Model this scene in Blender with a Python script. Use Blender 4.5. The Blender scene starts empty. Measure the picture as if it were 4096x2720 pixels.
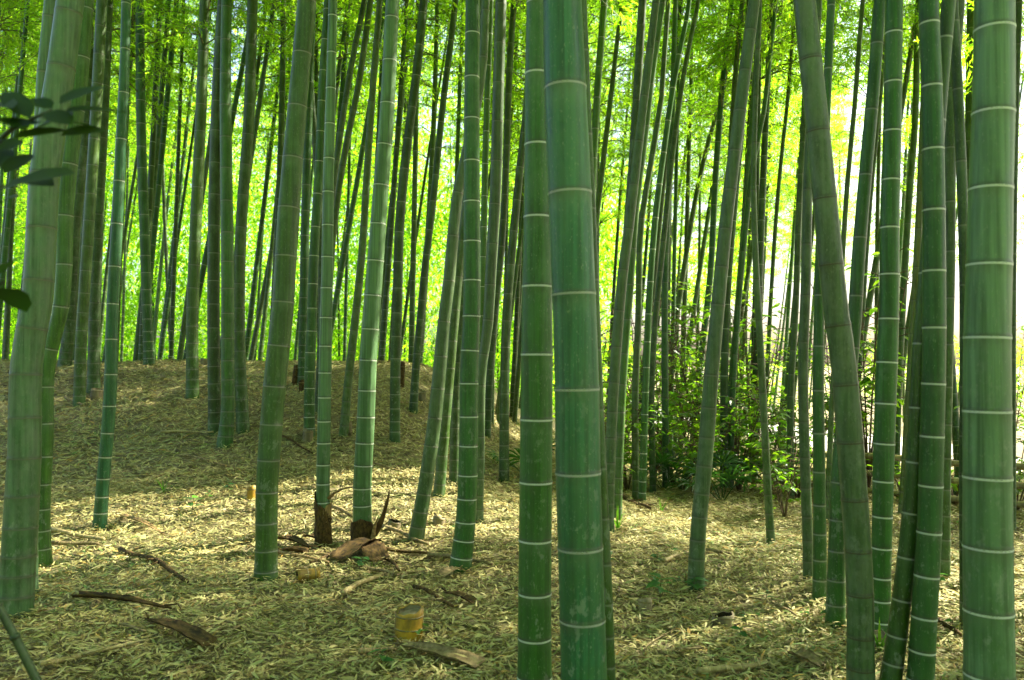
import bpy, math, random
import numpy as np
from mathutils import Vector, Matrix

random.seed(7)
rng = np.random.default_rng(7)
R = math.radians
scene = bpy.context.scene
C = scene.collection

# ------------------------------------------------------------------ camera, sky, sun, exposure
F, CX, CY, EYE = 796.44, 512.0, 340.0, 1.2
PITCH = math.atan(24 / F)
cam_d = bpy.data.cameras.new('camera')
cam_d.lens = 28.0; cam_d.sensor_width = 36.0
cam_d.clip_start = 0.05; cam_d.clip_end = 2000
cam_d.dof.use_dof = True; cam_d.dof.focus_distance = 4.6; cam_d.dof.aperture_fstop = 4.0
cam = bpy.data.objects.new('camera', cam_d); C.objects.link(cam)
cam.location = (0, 0, EYE); cam.rotation_euler = (math.pi / 2 + PITCH, 0, 0)
scene.camera = cam

SUN_EL, SUN_AZ = 45.0, 66.0          # azimuth clockwise from +Y (straight ahead) towards +X
world = bpy.data.worlds.new('World'); scene.world = world; world.use_nodes = True
wn = world.node_tree.nodes; wl = world.node_tree.links
sky = wn.new('ShaderNodeTexSky'); sky.sky_type = 'NISHITA'; sky.sun_disc = False
sky.sun_elevation = R(SUN_EL); sky.sun_rotation = R(SUN_AZ)
sky.air_density = 1.0; sky.dust_density = 5.0; sky.ozone_density = 1.0
wl.new(sky.outputs[0], wn['Background'].inputs[0]); wn['Background'].inputs[1].default_value = 0.09

SUN_DIR = Vector((math.cos(R(SUN_EL)) * math.sin(R(SUN_AZ)), math.cos(R(SUN_EL)) * math.cos(R(SUN_AZ)), math.sin(R(SUN_EL))))
sd = bpy.data.lights.new('sun', 'SUN'); sd.energy = 5.0; sd.angle = R(0.53); sd.color = (1.0, 0.92, 0.78)
sun = bpy.data.objects.new('sun', sd); C.objects.link(sun)
sun.rotation_euler = (-SUN_DIR).to_track_quat('-Z', 'Y').to_euler(); sun.location = (8, 6, 15)

vs = scene.view_settings
vs.view_transform = 'Standard'; vs.look = 'None'; vs.gamma = 1.0; vs.exposure = 2.65
vs.use_curve_mapping = False
cy = scene.cycles
cy.max_bounces = 8; cy.diffuse_bounces = 4; cy.glossy_bounces = 2; cy.transmission_bounces = 5
cy.use_denoising = True; cy.caustics_reflective = False; cy.caustics_refractive = False
cy.sample_clamp_indirect = 6.0

# ------------------------------------------------------------------ terrain and pixel rays
def sstep(a, b, v):
    t = np.clip((v - a) / (b - a), 0, 1); return t * t * (3 - 2 * t)
def gh(x, y):
    x = np.asarray(x, float); y = np.asarray(y, float)
    f = 1 - sstep(-1.7, 0.45, x)
    r = np.clip((y - 5.1) / 6.7, 0, 1)
    g = 1.22 * (r - 0.5 * np.sin(2 * np.pi * r) / (2 * np.pi))
    g = g - 0.035 * np.clip(y - 12.5, 0, 60)
    h = f * g
    h = h - sstep(0.3, 1.6, x) * 0.06 * np.clip(y - 5, 0, 9)
    near = np.exp(-((y / 30.0) ** 2))
    h = h + near * (0.022 * np.sin(1.7 * x + .3) * np.sin(1.3 * y + .5) + 0.016 * np.sin(3.1 * x - 1.2 * y) + 0.009 * np.sin(5.3 * x + 4.1 * y))
    return h
def H1(x, y): return float(gh(x, y))
def ray(X, Y):
    u = (X - CX) / F; v = -(Y - CY) / F
    return np.array([u, math.cos(PITCH) - v * math.sin(PITCH), math.sin(PITCH) + v * math.cos(PITCH)])
_ts = np.arange(0.8, 60, 0.01)
def ground_at(X, Y):
    d = ray(X, Y)
    z = EYE + _ts * d[2]; g = gh(_ts * d[0], _ts * d[1])
    k = np.nonzero(z <= g)[0]
    t = _ts[k[0]] if len(k) else 40.0
    return np.array([t * d[0], t * d[1], H1(t * d[0], t * d[1])])
def at_depth(X, Y, y):
    d = ray(X, Y); t = y / d[1]
    return np.array([t * d[0], y, EYE + t * d[2]])
ZX = 4.613
def zp(s):
    """'T1 325 0 115' -> picture coordinates (x, y, width)"""
    a = s.split(); ox = 256 * (int(a[0][1]) - 1); oy = 0 if a[0][0] == 'T' else 340
    o = [float(a[1]) / ZX + ox, float(a[2]) / ZX + oy]
    if len(a) > 3: o.append(float(a[3]) / ZX)
    return o

# ------------------------------------------------------------------ mesh / object helpers
def mesh(name, v, f, mats=(), smooth=True, attrs=None, mi=None):
    me = bpy.data.meshes.new(name)
    v = np.asarray(v, np.float32)
    if isinstance(f, np.ndarray):
        n, k = f.shape
        me.vertices.add(len(v)); me.vertices.foreach_set('co', v.ravel())
        me.loops.add(n * k); me.loops.foreach_set('vertex_index', f.astype(np.int32).ravel())
        me.polygons.add(n); me.polygons.foreach_set('loop_start', np.arange(0, n * k, k, dtype=np.int32))
        me.polygons.foreach_set('loop_total', np.full(n, k, np.int32))
        me.update(calc_edges=True)
    else:
        me.from_pydata([tuple(p) for p in v], [], f)
    for m in mats: me.materials.append(m)
    if smooth: me.polygons.foreach_set('use_smooth', np.ones(len(me.polygons), bool))
    if mi is not None: me.polygons.foreach_set('material_index', np.asarray(mi, np.int32))
    for k, a in (attrs or {}).items():
        at = me.attributes.new(k, 'FLOAT', 'POINT'); at.data.foreach_set('value', np.asarray(a, np.float32))
    me.update()
    return me
def obj(name, me, parent=None, loc=(0, 0, 0), color=None):
    o = bpy.data.objects.new(name, me); C.objects.link(o); o.location = loc
    if parent: o.parent = parent
    if color: o.color = color
    return o
def tag(o, label, cat, group=None, kind=None):
    if label: o['label'] = label
    if cat: o['category'] = cat
    if group: o['group'] = group
    if kind: o['kind'] = kind
    return o
def thing(name, label, cat, loc, group=None):
    o = bpy.data.objects.new(name, None); C.objects.link(o); o.location = loc; o.empty_display_size = .1
    return tag(o, label, cat, group)
class MB:
    def __init__(s): s.v = []; s.f = []; s.m = []; s.n = 0; s.a = []
    def add(s, v, f, m=0, a=0.0):
        s.v.append(np.asarray(v, float)); s.f += [tuple(i + s.n for i in q) for q in f]
        s.m += [m] * len(f); s.a += [a] * len(v); s.n += len(v)
    def tube(s, pts, rad, seg=6, m=0, cap=True, a=0.0):
        pts = np.asarray(pts, float); rad = np.broadcast_to(np.asarray(rad, float), (len(pts),))
        t = np.gradient(pts, axis=0); t /= np.linalg.norm(t, axis=1)[:, None] + 1e-9
        ref = np.array([0, 0, 1.0]) if abs(t[0][2]) < .8 else np.array([1.0, 0, 0])
        v = []
        for p, d, r in zip(pts, t, rad):
            e1 = np.cross(ref, d); e1 /= np.linalg.norm(e1) + 1e-9; e2 = np.cross(d, e1)
            for k in range(seg):
                b = 2 * math.pi * k / seg; v.append(p + r * (math.cos(b) * e1 + math.sin(b) * e2))
        f = []
        for i in range(len(pts) - 1):
            for k in range(seg):
                k2 = (k + 1) % seg; f.append((i * seg + k, i * seg + k2, (i + 1) * seg + k2, (i + 1) * seg + k))
        if cap: f.append(tuple(range(seg))[::-1]); f.append(tuple((len(pts) - 1) * seg + k for k in range(seg)))
        s.add(v, f, m, a)
    def build(s, name, mats, smooth=True):
        return mesh(name, np.concatenate(s.v), s.f, mats, smooth, {'rnd': s.a}, s.m)

# ------------------------------------------------------------------ materials
def mat(name):
    m = bpy.data.materials.new(name); m.use_nodes = True
    nt = m.node_tree; b = nt.nodes['Principled BSDF']
    return m, nt, b
def N(nt, t, **kw):
    n = nt.nodes.new(t)
    for k, v in kw.items():
        if k.startswith('i_'):
            key = k[2:]; key = int(key) if key.isdigit() else key.replace('_', ' ')
            n.inputs[key].default_value = v
        else: setattr(n, k, v)
    return n
def ramp(nt, src, stops):
    r = nt.nodes.new('ShaderNodeValToRGB'); e = r.color_ramp.elements
    e[0].position, e[0].color = stops[0][0], (*stops[0][1], 1)
    e[1].position, e[1].color = stops[-1][0], (*stops[-1][1], 1)
    for p, c in stops[1:-1]:
        q = e.new(p); q.color = (*c, 1)
    nt.links.new(src, r.inputs[0]); return r.outputs[0]
def maprange(nt, src, a, b, c=0.0, d=1.0):
    n = nt.nodes.new('ShaderNodeMapRange'); n.inputs[1].default_value = a; n.inputs[2].default_value = b
    n.inputs[3].default_value = c; n.inputs[4].default_value = d; nt.links.new(src, n.inputs[0]); return n.outputs[0]
def mixc(nt, fac, a, b, mode='MIX'):
    n = nt.nodes.new('ShaderNodeMix'); n.data_type = 'RGBA'; n.blend_type = mode
    for sk, v in ((n.inputs[0], fac), (n.inputs[6], a), (n.inputs[7], b)):
        if isinstance(v, (int, float)): sk.default_value = v
        elif isinstance(v, tuple): sk.default_value = (*v, 1)
        else: nt.links.new(v, sk)
    return n.outputs[2]
def mathn(nt, op, a, b=None):
    n = nt.nodes.new('ShaderNodeMath'); n.operation = op
    for sk, v in ((n.inputs[0], a), (n.inputs[1], b)):
        if v is None: continue
        if isinstance(v, (int, float)): sk.default_value = v
        else: nt.links.new(v, sk)
    return n.outputs[0]
def noise(nt, vec, scale, detail=3.0, rough=.55):
    n = nt.nodes.new('ShaderNodeTexNoise'); n.inputs['Scale'].default_value = scale
    n.inputs['Detail'].default_value = detail; n.inputs['Roughness'].default_value = rough
    nt.links.new(vec, n.inputs['Vector']); return n.outputs['Fac']
def coords(nt, sc=(1, 1, 1), kind='Object', off=True):
    t = nt.nodes.new('ShaderNodeTexCoord'); m = nt.nodes.new('ShaderNodeMapping')
    m.inputs['Scale'].default_value = sc; nt.links.new(t.outputs[kind], m.inputs['Vector'])
    if off:
        oi = nt.nodes.new('ShaderNodeObjectInfo'); mu = mathn(nt, 'MULTIPLY', oi.outputs['Random'], 40.0)
        cb = nt.nodes.new('ShaderNodeCombineXYZ')
        for k in range(3): nt.links.new(mu, cb.inputs[k])
        nt.links.new(cb.outputs[0], m.inputs['Location'])
    return m.outputs[0]
def attr(nt, name):
    a = nt.nodes.new('ShaderNodeAttribute'); a.attribute_name = name; return a.outputs['Fac']
def bump(nt, b, h, strength, dist=0.005):
    n = nt.nodes.new('ShaderNodeBump'); n.inputs['Strength'].default_value = strength; n.inputs['Distance'].default_value = dist
    nt.links.new(h, n.inputs['Height']); nt.links.new(n.outputs[0], b.inputs['Normal'])

def make_culm_mat():
    m, nt, b = mat('bamboo_culm'); L = nt.links.new
    oi = nt.nodes.new('ShaderNodeObjectInfo'); tc = nt.nodes.new('ShaderNodeTexCoord')
    sx = nt.nodes.new('ShaderNodeSeparateXYZ'); L(tc.outputs['Object'], sx.inputs[0])
    streak = noise(nt, coords(nt, (70, 70, 1.6)), 1.0, 4)
    mott = noise(nt, coords(nt, (9, 9, 4.5)), 1.0, 6, .65)
    fine = noise(nt, coords(nt, (150, 150, 60)), 1.0, 3, .7)
    col = oi.outputs['Color']
    col = mixc(nt, 1.0, col, ramp(nt, streak, [(.36, (.66, .70, .62)), (.64, (1.28, 1.24, 1.25))]), 'MULTIPLY')
    # waxy grey bloom on the upper culm, greener and mossier near the ground
    low = maprange(nt, sx.outputs[2], .15, 1.5, 1.0, 0.0)
    moss = mathn(nt, 'MULTIPLY', low, maprange(nt, mott, .42, .56))
    col = mixc(nt, mathn(nt, 'MULTIPLY', moss, .62), col, (.030, .085, .012))
    wax = mathn(nt, 'MULTIPLY', maprange(nt, mott, .46, .60), maprange(nt, sx.outputs[2], .3, 2.0, .06, .26))
    col = mixc(nt, wax, col, (.11, .21, .09))
    specks = maprange(nt, fine, .60, .67)
    col = mixc(nt, mathn(nt, 'MULTIPLY', specks, .35), col, (.22, .26, .16))
    lich = maprange(nt, noise(nt, coords(nt, (22, 22, 14)), 1.0, 4, .7), .58, .64)
    col = mixc(nt, mathn(nt, 'MULTIPLY', mathn(nt, 'MULTIPLY', lich, low), .5), col, (.24, .27, .2))
    # dark run-off streaks, grey lichen on old culms, powdery bloom below each ring
    run = maprange(nt, noise(nt, coords(nt, (34, 34, .9)), 1.0, 4, .6), .52, .63)
    col = mixc(nt, mathn(nt, 'MULTIPLY', run, .42), col, (.018, .045, .010))
    old = maprange(nt, oi.outputs['Alpha'], .35, .1)
    pat = maprange(nt, noise(nt, coords(nt, (16, 16, 9)), 1.0, 6, .72), .45, .58)
    col = mixc(nt, mathn(nt, 'MULTIPLY', mathn(nt, 'MULTIPLY', pat, old), .45), col, (.115, .15, .085))
    ni = attr(nt, 'ni')
    bl = mathn(nt, 'MULTIPLY', maprange(nt, ni, .70, .99), maprange(nt, mott, .32, .62))
    col = mixc(nt, mathn(nt, 'MULTIPLY', bl, .34), col, (.16, .24, .13))
    st2 = mathn(nt, 'MULTIPLY', maprange(nt, ni, .22, .02), maprange(nt, noise(nt, coords(nt, (40, 40, 5)), 1.0, 4), .42, .66))
    col = mixc(nt, mathn(nt, 'MULTIPLY', st2, .45), col, (.02, .038, .010))
    # node lines
    nb = attr(nt, 'nb'); na = attr(nt, 'na')
    below = maprange(nt, nb, .045, .004)
    drip = mathn(nt, 'MULTIPLY', below, maprange(nt, noise(nt, coords(nt, (45, 45, 9)), 1.0, 2), .4, .7))
    col = mixc(nt, mathn(nt, 'MULTIPLY', drip, .6), col, (.05, .06, .025))
    band = mathn(nt, 'MULTIPLY', maprange(nt, nb, .011, .008), maprange(nt, na, .006, .02))
    bcol = mixc(nt, oi.outputs['Alpha'], (.05, .05, .022), (.50, .55, .46))
    col = mixc(nt, mathn(nt, 'MULTIPLY', band, .85), col, bcol)
    dk = maprange(nt, na, .010, .003)
    col = mixc(nt, mathn(nt, 'MULTIPLY', dk, .5), col, (.035, .04, .015))
    L(col, b.inputs['Base Color'])
    L(maprange(nt, mott, .3, .7, .33, .52), b.inputs['Roughness'])
    b.inputs['Specular IOR Level'].default_value = .32
    bump(nt, b, mathn(nt, 'ADD', mathn(nt, 'MULTIPLY', streak, .5), mathn(nt, 'MULTIPLY', fine, .3)), .12, .004)
    return m
CULM = make_culm_mat()
def make_ring_mat():
    m, nt, b = mat('node_wax'); oi = nt.nodes.new('ShaderNodeObjectInfo')
    n1 = noise(nt, coords(nt, (4.5, 4.5, 2)), 1.0, 6, .75)
    col = mixc(nt, mathn(nt, 'MULTIPLY', maprange(nt, n1, .46, .60), .85), oi.outputs['Color'], (.06, .085, .035))
    nt.links.new(col, b.inputs['Base Color']); b.inputs['Roughness'].default_value = .6
    return m
RING = make_ring_mat()
def leaf_mat(name, c1, c2, t1, t2, trans=.5, rough=.45, spec=.35):
    m, nt, b = mat(name); L = nt.links.new
    r = attr(nt, 'rnd')
    L(ramp(nt, r, [(0, c1), (1, c2)]), b.inputs['Base Color']); b.inputs['Roughness'].default_value = rough
    b.inputs['Specular IOR Level'].default_value = spec
    tr = nt.nodes.new('ShaderNodeBsdfTranslucent'); L(ramp(nt, r, [(0, t1), (1, t2)]), tr.inputs[0])
    mx = nt.nodes.new('ShaderNodeMixShader'); mx.inputs[0].default_value = trans
    L(b.outputs[0], mx.inputs[1]); L(tr.outputs[0], mx.inputs[2]); L(mx.outputs[0], nt.nodes['Material Output'].inputs[0])
    return m
LEAF = leaf_mat('bamboo_leaf', (.06, .12, .010), (.11, .17, .014), (.28, .66, .010), (.50, .79, .018), .68)
SHRUBL = leaf_mat('shrub_leaf', (.025, .085, .012), (.06, .13, .018), (.20, .55, .015), (.42, .68, .02), .6, .35)
DARKL = leaf_mat('dark_leaf', (.010, .034, .005), (.026, .055, .008), (.03, .10, .006), (.06, .13, .012), .4, .6, .12)
PALML = leaf_mat('palm_leaf', (.02, .06, .015), (.035, .09, .018), (.06, .22, .02), (.10, .28, .03), .35, .35)
SEEDL = leaf_mat('seedling_leaf', (.03, .095, .025), (.055, .14, .035), (.07, .28, .03), (.14, .38, .04), .35, .28)
LITTER = None
def make_litter():
    m, nt, b = mat('dry_leaf'); L = nt.links.new
    r = attr(nt, 'rnd')
    col = ramp(nt, r, [(0, (.06, .042, .014)), (.14, (.16, .12, .038)), (.36, (.29, .26, .088)), (.62, (.46, .42, .175)),
                       (.82, (.30, .33, .12)), (.93, (.40, .25, .06)), (1, (.19, .28, .08))])
    n1 = noise(nt, coords(nt, (30, 30, 30), off=False), 1.0, 2)
    col = mixc(nt, 1.0, col, ramp(nt, n1, [(.3, (.8, .8, .8)), (.7, (1.1, 1.1, 1.1))]), 'MULTIPLY')
    L(col, b.inputs['Base Color']); b.inputs['Roughness'].default_value = .6; b.inputs['Specular IOR Level'].default_value = .25
    tr = nt.nodes.new('ShaderNodeBsdfTranslucent'); L(col, tr.inputs[0])
    mx = nt.nodes.new('ShaderNodeMixShader'); mx.inputs[0].default_value = .22
    L(b.outputs[0], mx.inputs[1]); L(tr.outputs[0], mx.inputs[2]); L(mx.outputs[0], nt.nodes['Material Output'].inputs[0])
    return m
LITTER = make_litter()
def make_ground():
    m, nt, b = mat('litter_ground'); L = nt.links.new
    c = coords(nt, (1, 1, 1), off=False)
    v = nt.nodes.new('ShaderNodeTexVoronoi'); v.inputs['Scale'].default_value = 26; L(c, v.inputs['Vector'])
    fine = noise(nt, c, 45, 4, .7); big = noise(nt, c, .9, 4)
    col = ramp(nt, fine, [(.25, (.035, .028, .009)), (.5, (.11, .09, .03)), (.75, (.27, .235, .085))])
    col = mixc(nt, .35, col, ramp(nt, v.outputs['Color'], [(0, (.13, .10, .04)), (1, (.36, .33, .17))]))
    col = mixc(nt, 1.0, col, ramp(nt, big, [(.3, (.75, .74, .68)), (.7, (1.1, 1.1, 1.05))]), 'MULTIPLY')
    L(col, b.inputs['Base Color']); b.inputs['Roughness'].default_value = .9
    bump(nt, b, fine, .8, .03)
    return m
def simple(name, c1, c2, sc=(20, 20, 20), rough=.65, bmp=.3, detail=5):
    m, nt, b = mat(name)
    n1 = noise(nt, coords(nt, sc), 1.0, detail, .65)
    nt.links.new(ramp(nt, n1, [(.38, c1), (.62, c2)]), b.inputs['Base Color'])
    b.inputs['Roughness'].default_value = rough; b.inputs['Specular IOR Level'].default_value = .22; bump(nt, b, n1, bmp, .006)
    return m
GROUND = make_ground()
SHEATH = simple('culm_sheath', (.022, .014, .004), (.10, .062, .016), (70, 16, 30), .85)
SHEATHP = simple('pale_sheath', (.14, .09, .032), (.33, .23, .095), (50, 50, 8), .6)
STICK = simple('dry_stick', (.10, .075, .03), (.26, .20, .09), (30, 30, 30), .65)
STICKP = simple('pale_split', (.20, .155, .06), (.40, .32, .145), (30, 30, 30), .55)
STUMPY = simple('yellow_stump', (.12, .085, .02), (.36, .22, .02), (11, 11, 7), .5)
STUMPG = simple('grey_stump', (.10, .085, .045), (.24, .20, .11), (16, 16, 6), .75)
HOLLOW = simple('dark_brown', (.012, .008, .004), (.04, .028, .012), (30, 30, 30), .9)  # near-black brown for hollow insides and fence lashings
TWIG = simple('twig', (.07, .08, .02), (.13, .15, .04), (30, 30, 30), .6)
BARK = simple('bark', (.06, .04, .02), (.14, .10, .055), (30, 30, 8), .85)
FENCEM = simple('fence_bamboo', (.16, .13, .05), (.34, .28, .12), (25, 25, 8), .5)
WHITEB = simple('white_board', (.70, .71, .70), (.80, .81, .80), (5, 5, 5), .5, .02)
PATHM = simple('pale_path', (.40, .38, .33), (.54, .52, .47), (4, 4, 4), .9)
DARKSTEM = simple('dark_stem', (.02, .035, .015), (.05, .075, .03), (40, 40, 10), .45)

# ------------------------------------------------------------------ ground
def axis_vals(lo, hi, fine_lo, fine_hi, step, grow=1.22):
    a = list(np.arange(fine_lo, fine_hi + 1e-6, step))
    s, p = step, fine_hi
    while p < hi: s *= grow; p += s; a.append(p)
    s, p = step, fine_lo
    while p > lo: s *= grow; p -= s; a.insert(0, p)
    return np.array(a)
def build_ground():
    xs = axis_vals(-300, 300, -10, 10, .11); ys = axis_vals(-60, 500, .5, 15, .11)
    X, Y = np.meshgrid(xs, ys); Z = gh(X, Y)
    Z = Z + np.exp(-((Y / 25) ** 2)) * .006 * rng.standard_normal(Z.shape)
    v = np.stack([X.ravel(), Y.ravel(), Z.ravel()], 1)
    nx, ny = len(xs), len(ys); i = np.arange((nx - 1) * (ny - 1)); r, c = i // (nx - 1), i % (nx - 1)
    a = r * nx + c
    f = np.stack([a, a + 1, a + nx + 1, a + nx], 1)
    o = obj('ground', mesh('ground', v, f, [GROUND])); o['kind'] = 'structure'
build_ground()

# ------------------------------------------------------------------ leaf clouds
def leaf_cloud(pos, direc, up, length, width, fold=.25, curl=.0, six=False):
    """arrays of lanceolate leaves -> verts, faces(list arrays)"""
    n = len(pos)
    d = direc / (np.linalg.norm(direc, axis=1)[:, None] + 1e-9)
    s = np.cross(d, up); s /= np.linalg.norm(s, axis=1)[:, None] + 1e-9
    u = np.cross(s, d)
    L = length[:, None]; W = width[:, None]
    if not six:
        p0 = pos; p1 = pos + d * L * .38 + s * W * .5 + u * W * fold; p2 = pos + d * L - u * L * curl
        p3 = pos + d * L * .38 - s * W * .5 + u * W * fold
        v = np.stack([p0, p1, p2, p3], 1).reshape(-1, 3); k = 4
        b = np.arange(n)[:, None] * 4
        f = np.concatenate([b + np.array([[0, 1, 2]]), b + np.array([[0, 2, 3]])])
    else:
        m1 = pos + d * L * .30 + u * L * curl * .8; m2 = pos + d * L * .68 + u * L * curl * .7
        v = np.stack([pos, m1 + s * W * .5 + u * W * fold, m1 - s * W * .5 + u * W * fold,
                      m2 + s * W * .36 + u * W * fold, m2 - s * W * .36 + u * W * fold, pos + d * L], 1).reshape(-1, 3); k = 6
        b = np.arange(n)[:, None] * 6
        f = np.concatenate([b + np.array([[0, 1, 2]]), b + np.array([[1, 3, 2]]), b + np.array([[2, 3, 4]]), b + np.array([[3, 5, 4]])])
    return v, f, k
def unit(a): return a / (np.linalg.norm(a, axis=-1, keepdims=True) + 1e-9)

def crown_mesh(seed, Hc=6.5, R0=1.5, dens=1.0):
    g = np.random.default_rng(seed)
    P, D, Ls = [], [], []; mb = MB()
    z = 0.0; az = g.uniform(0, 6.28)
    nn = 27
    for i in range(nn):
        z = Hc * (i + g.uniform(-.3, .3)) / nn; az += math.pi + g.uniform(-.5, .5)
        for q in range(2):
            a = az + (q - .5) * g.uniform(.5, 1.3)
            ln = R0 * (1.05 - .62 * z / Hc) * g.uniform(.65, 1.2) * (0.7 if i < 3 else 1)
            rise = g.uniform(.25, .65); droop = g.uniform(.35, .8)
            tt = np.linspace(0, 1, 7)
            pts = np.stack([math.cos(a) * ln * tt, math.sin(a) * ln * tt, z + ln * (rise * tt - droop * tt ** 2.4)], 1)
            mb.tube(pts[::2], np.linspace(.011, .003, 4), 3, 0, False)
            m = int(9 * dens * ln / 1.2) + 4
            for k in range(m):
                t = g.uniform(.22, 1.0); p = np.array([math.cos(a) * ln * t, math.sin(a) * ln * t, z + ln * (rise * t - droop * t ** 2.4)])
                tw = g.uniform(.12, .5) * (1.15 - t * .4); ta = a + g.choice([-1, 1]) * g.uniform(.3, 1.3)
                dv = np.array([math.cos(ta), math.sin(ta), g.uniform(-.35, .3)])
                e = p + dv * tw - np.array([0, 0, .18 * tw])
                mb.tube([p, e], [.0035, .0015], 3, 0, False)
                nl = int(g.integers(10, 18))
                w = g.uniform(.25, 1.0, nl)[:, None]
                base = p + (e - p) * w + g.normal(0, .03, (nl, 3))
                dd = dv * .8 + g.normal(0, .65, (nl, 3)) + np.array([0, 0, -.35])
                P.append(base); D.append(dd); Ls.append(g.uniform(.065, .125, nl))
    P = np.concatenate(P); D = np.concatenate(D); Ls = np.concatenate(Ls); n = len(P)
    up = unit(np.array([0, 0, 1.0]) + g.normal(0, .45, (n, 3)))
    v, f, k = leaf_cloud(P, D, up, Ls, Ls * .17, .2, .12)
    tv = np.concatenate(mb.v); nt_ = len(tv)
    tf = []
    for q in mb.f: tf += [(q[0], q[1], q[2]), (q[0], q[2], q[3])]
    tf = np.array(tf); cl = np.repeat(np.clip(g.normal(.5, .28, n), 0, 1), k)
    return mesh('crown', np.concatenate([tv, v]), np.concatenate([tf, f + nt_]), [LEAF, TWIG], False,
                {'rnd': np.concatenate([np.zeros(nt_), cl])}, np.concatenate([np.ones(len(tf)), np.zeros(len(f))]))
CROWNS = [crown_mesh(100 + i, 6.5, 1.5 + .12 * (i % 3), .58) for i in range(6)]
DENSEC = [crown_mesh(300 + i, 6.5, 1.75, 1.15) for i in range(3)]
LIGHTC = [crown_mesh(200 + i, 6.5, 1.3, .34) for i in range(3)]

# ------------------------------------------------------------------ bamboo culms
def ring_mesh():
    seg = 28; prof = [(-1, .995), (-.75, 1.016), (0, 1.026), (.7, 1.020), (1, .995)]
    v = []; f = []
    for h, r in prof:
        for k in range(seg):
            a = 2 * math.pi * k / seg; w = 1 + .0025 * math.sin(5 * a + h) + .002 * math.sin(11 * a)
            v.append((r * w * math.cos(a), r * w * math.sin(a), h + .16 * math.sin(3 * a + 1) + .1 * math.sin(7 * a)))
    for i in range(len(prof) - 1):
        for k in range(seg):
            k2 = (k + 1) % seg; f.append((i * seg + k, i * seg + k2, (i + 1) * seg + k2, (i + 1) * seg + k))
    return mesh('node_ring', v, f, [RING])
RINGME = ring_mesh()

def culm_geometry(zs, xs, ys, rs, nodes, seg, detail):
    """profile tables by z -> mesh arrays; zs ascending from the base"""
    L = []
    if detail >= 2: offs = [(-.055, .998), (-.014, 1.0), (-.0085, 1.018), (-.001, 1.026), (.004, 1.004), (.011, .994), (.05, 1.0)]
    elif detail == 1: offs = [(-.05, 1.0), (-.012, 1.012), (0, 1.03), (.01, 1.0), (.05, 1.0)]
    else: offs = [(-.02, 1.0), (0, 1.06), (.02, 1.0)]
    L.append((zs[0], 1.0, .05))
    prev = zs[0]
    for n in nodes:
        for o, m in offs:
            z = n + o
            if z > L[-1][0] + .0005 and z < zs[-1]: L.append((z, m, o))
    L.append((zs[-1], 1.0, .05))
    z = np.array([l[0] for l in L]); mul = np.array([l[1] for l in L]); nd = np.array([l[2] for l in L])
    x = np.interp(z, zs, xs); y = np.interp(z, zs, ys); r = np.interp(z, zs, rs) * mul
    p = np.stack([x, y, z], 1)
    zz = np.linspace(zs[0], zs[-1], 200)
    tx = np.interp(z, zz, np.gradient(np.interp(zz, zs, xs), zz)); ty = np.interp(z, zz, np.gradient(np.interp(zz, zs, ys), zz))
    t = unit(np.stack([tx, ty, np.ones_like(tx)], 1))
    e1 = unit(np.cross(np.array([0, 1.0, 0]), t)); e2 = np.cross(t, e1)
    a = np.linspace(0, 2 * np.pi, seg, endpoint=False)
    v = p[:, None, :] + r[:, None, None] * (np.cos(a)[None, :, None] * e1[:, None, :] + np.sin(a)[None, :, None] * e2[:, None, :])
    nr = len(z); i = np.arange((nr - 1) * seg); rr, cc = i // seg, i % seg; c2 = (cc + 1) % seg
    f = np.stack([rr * seg + cc, rr * seg + c2, (rr + 1) * seg + c2, (rr + 1) * seg + cc], 1)
    na = np.where(nd >= -.0015, np.maximum(nd, 0), .05); nb = np.where(nd <= 0, -nd, .05)
    nn_ = np.array([zs[0]] + [q for q in nodes if zs[0] < q < zs[-1]] + [zs[-1] + .3]); ki = np.clip(np.searchsorted(nn_, z - .0005, side='right') - 1, 0, len(nn_) - 2)
    ni = np.clip((z - nn_[ki]) / (nn_[ki + 1] - nn_[ki]), 0, 1)
    return v.reshape(-1, 3), f, {'ni': np.repeat(ni, seg), 'na': np.repeat(na, seg), 'nb': np.repeat(nb, seg)}

def smooth_curve(z, q, zn):
    """cubic hermite through (z,q), linear beyond"""
    z = np.asarray(z); q = np.asarray(q)
    m = np.gradient(q, z) if len(z) > 2 else np.full(len(z), (q[-1] - q[0]) / (z[-1] - z[0]))
    k = np.clip(np.searchsorted(z, zn) - 1, 0, len(z) - 2)
    h = z[k + 1] - z[k]; t = np.clip((zn - z[k]) / h, 0, 1)
    o = (2 * t ** 3 - 3 * t ** 2 + 1) * q[k] + (t ** 3 - 2 * t ** 2 + t) * h * m[k] + (-2 * t ** 3 + 3 * t ** 2) * q[k + 1] + (t ** 3 - t ** 2) * h * m[k + 1]
    o = np.where(zn > z[-1], q[-1] + (zn - z[-1]) * m[-1], o); return np.where(zn < z[0], q[0] + (zn - z[0]) * m[0], o)

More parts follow.
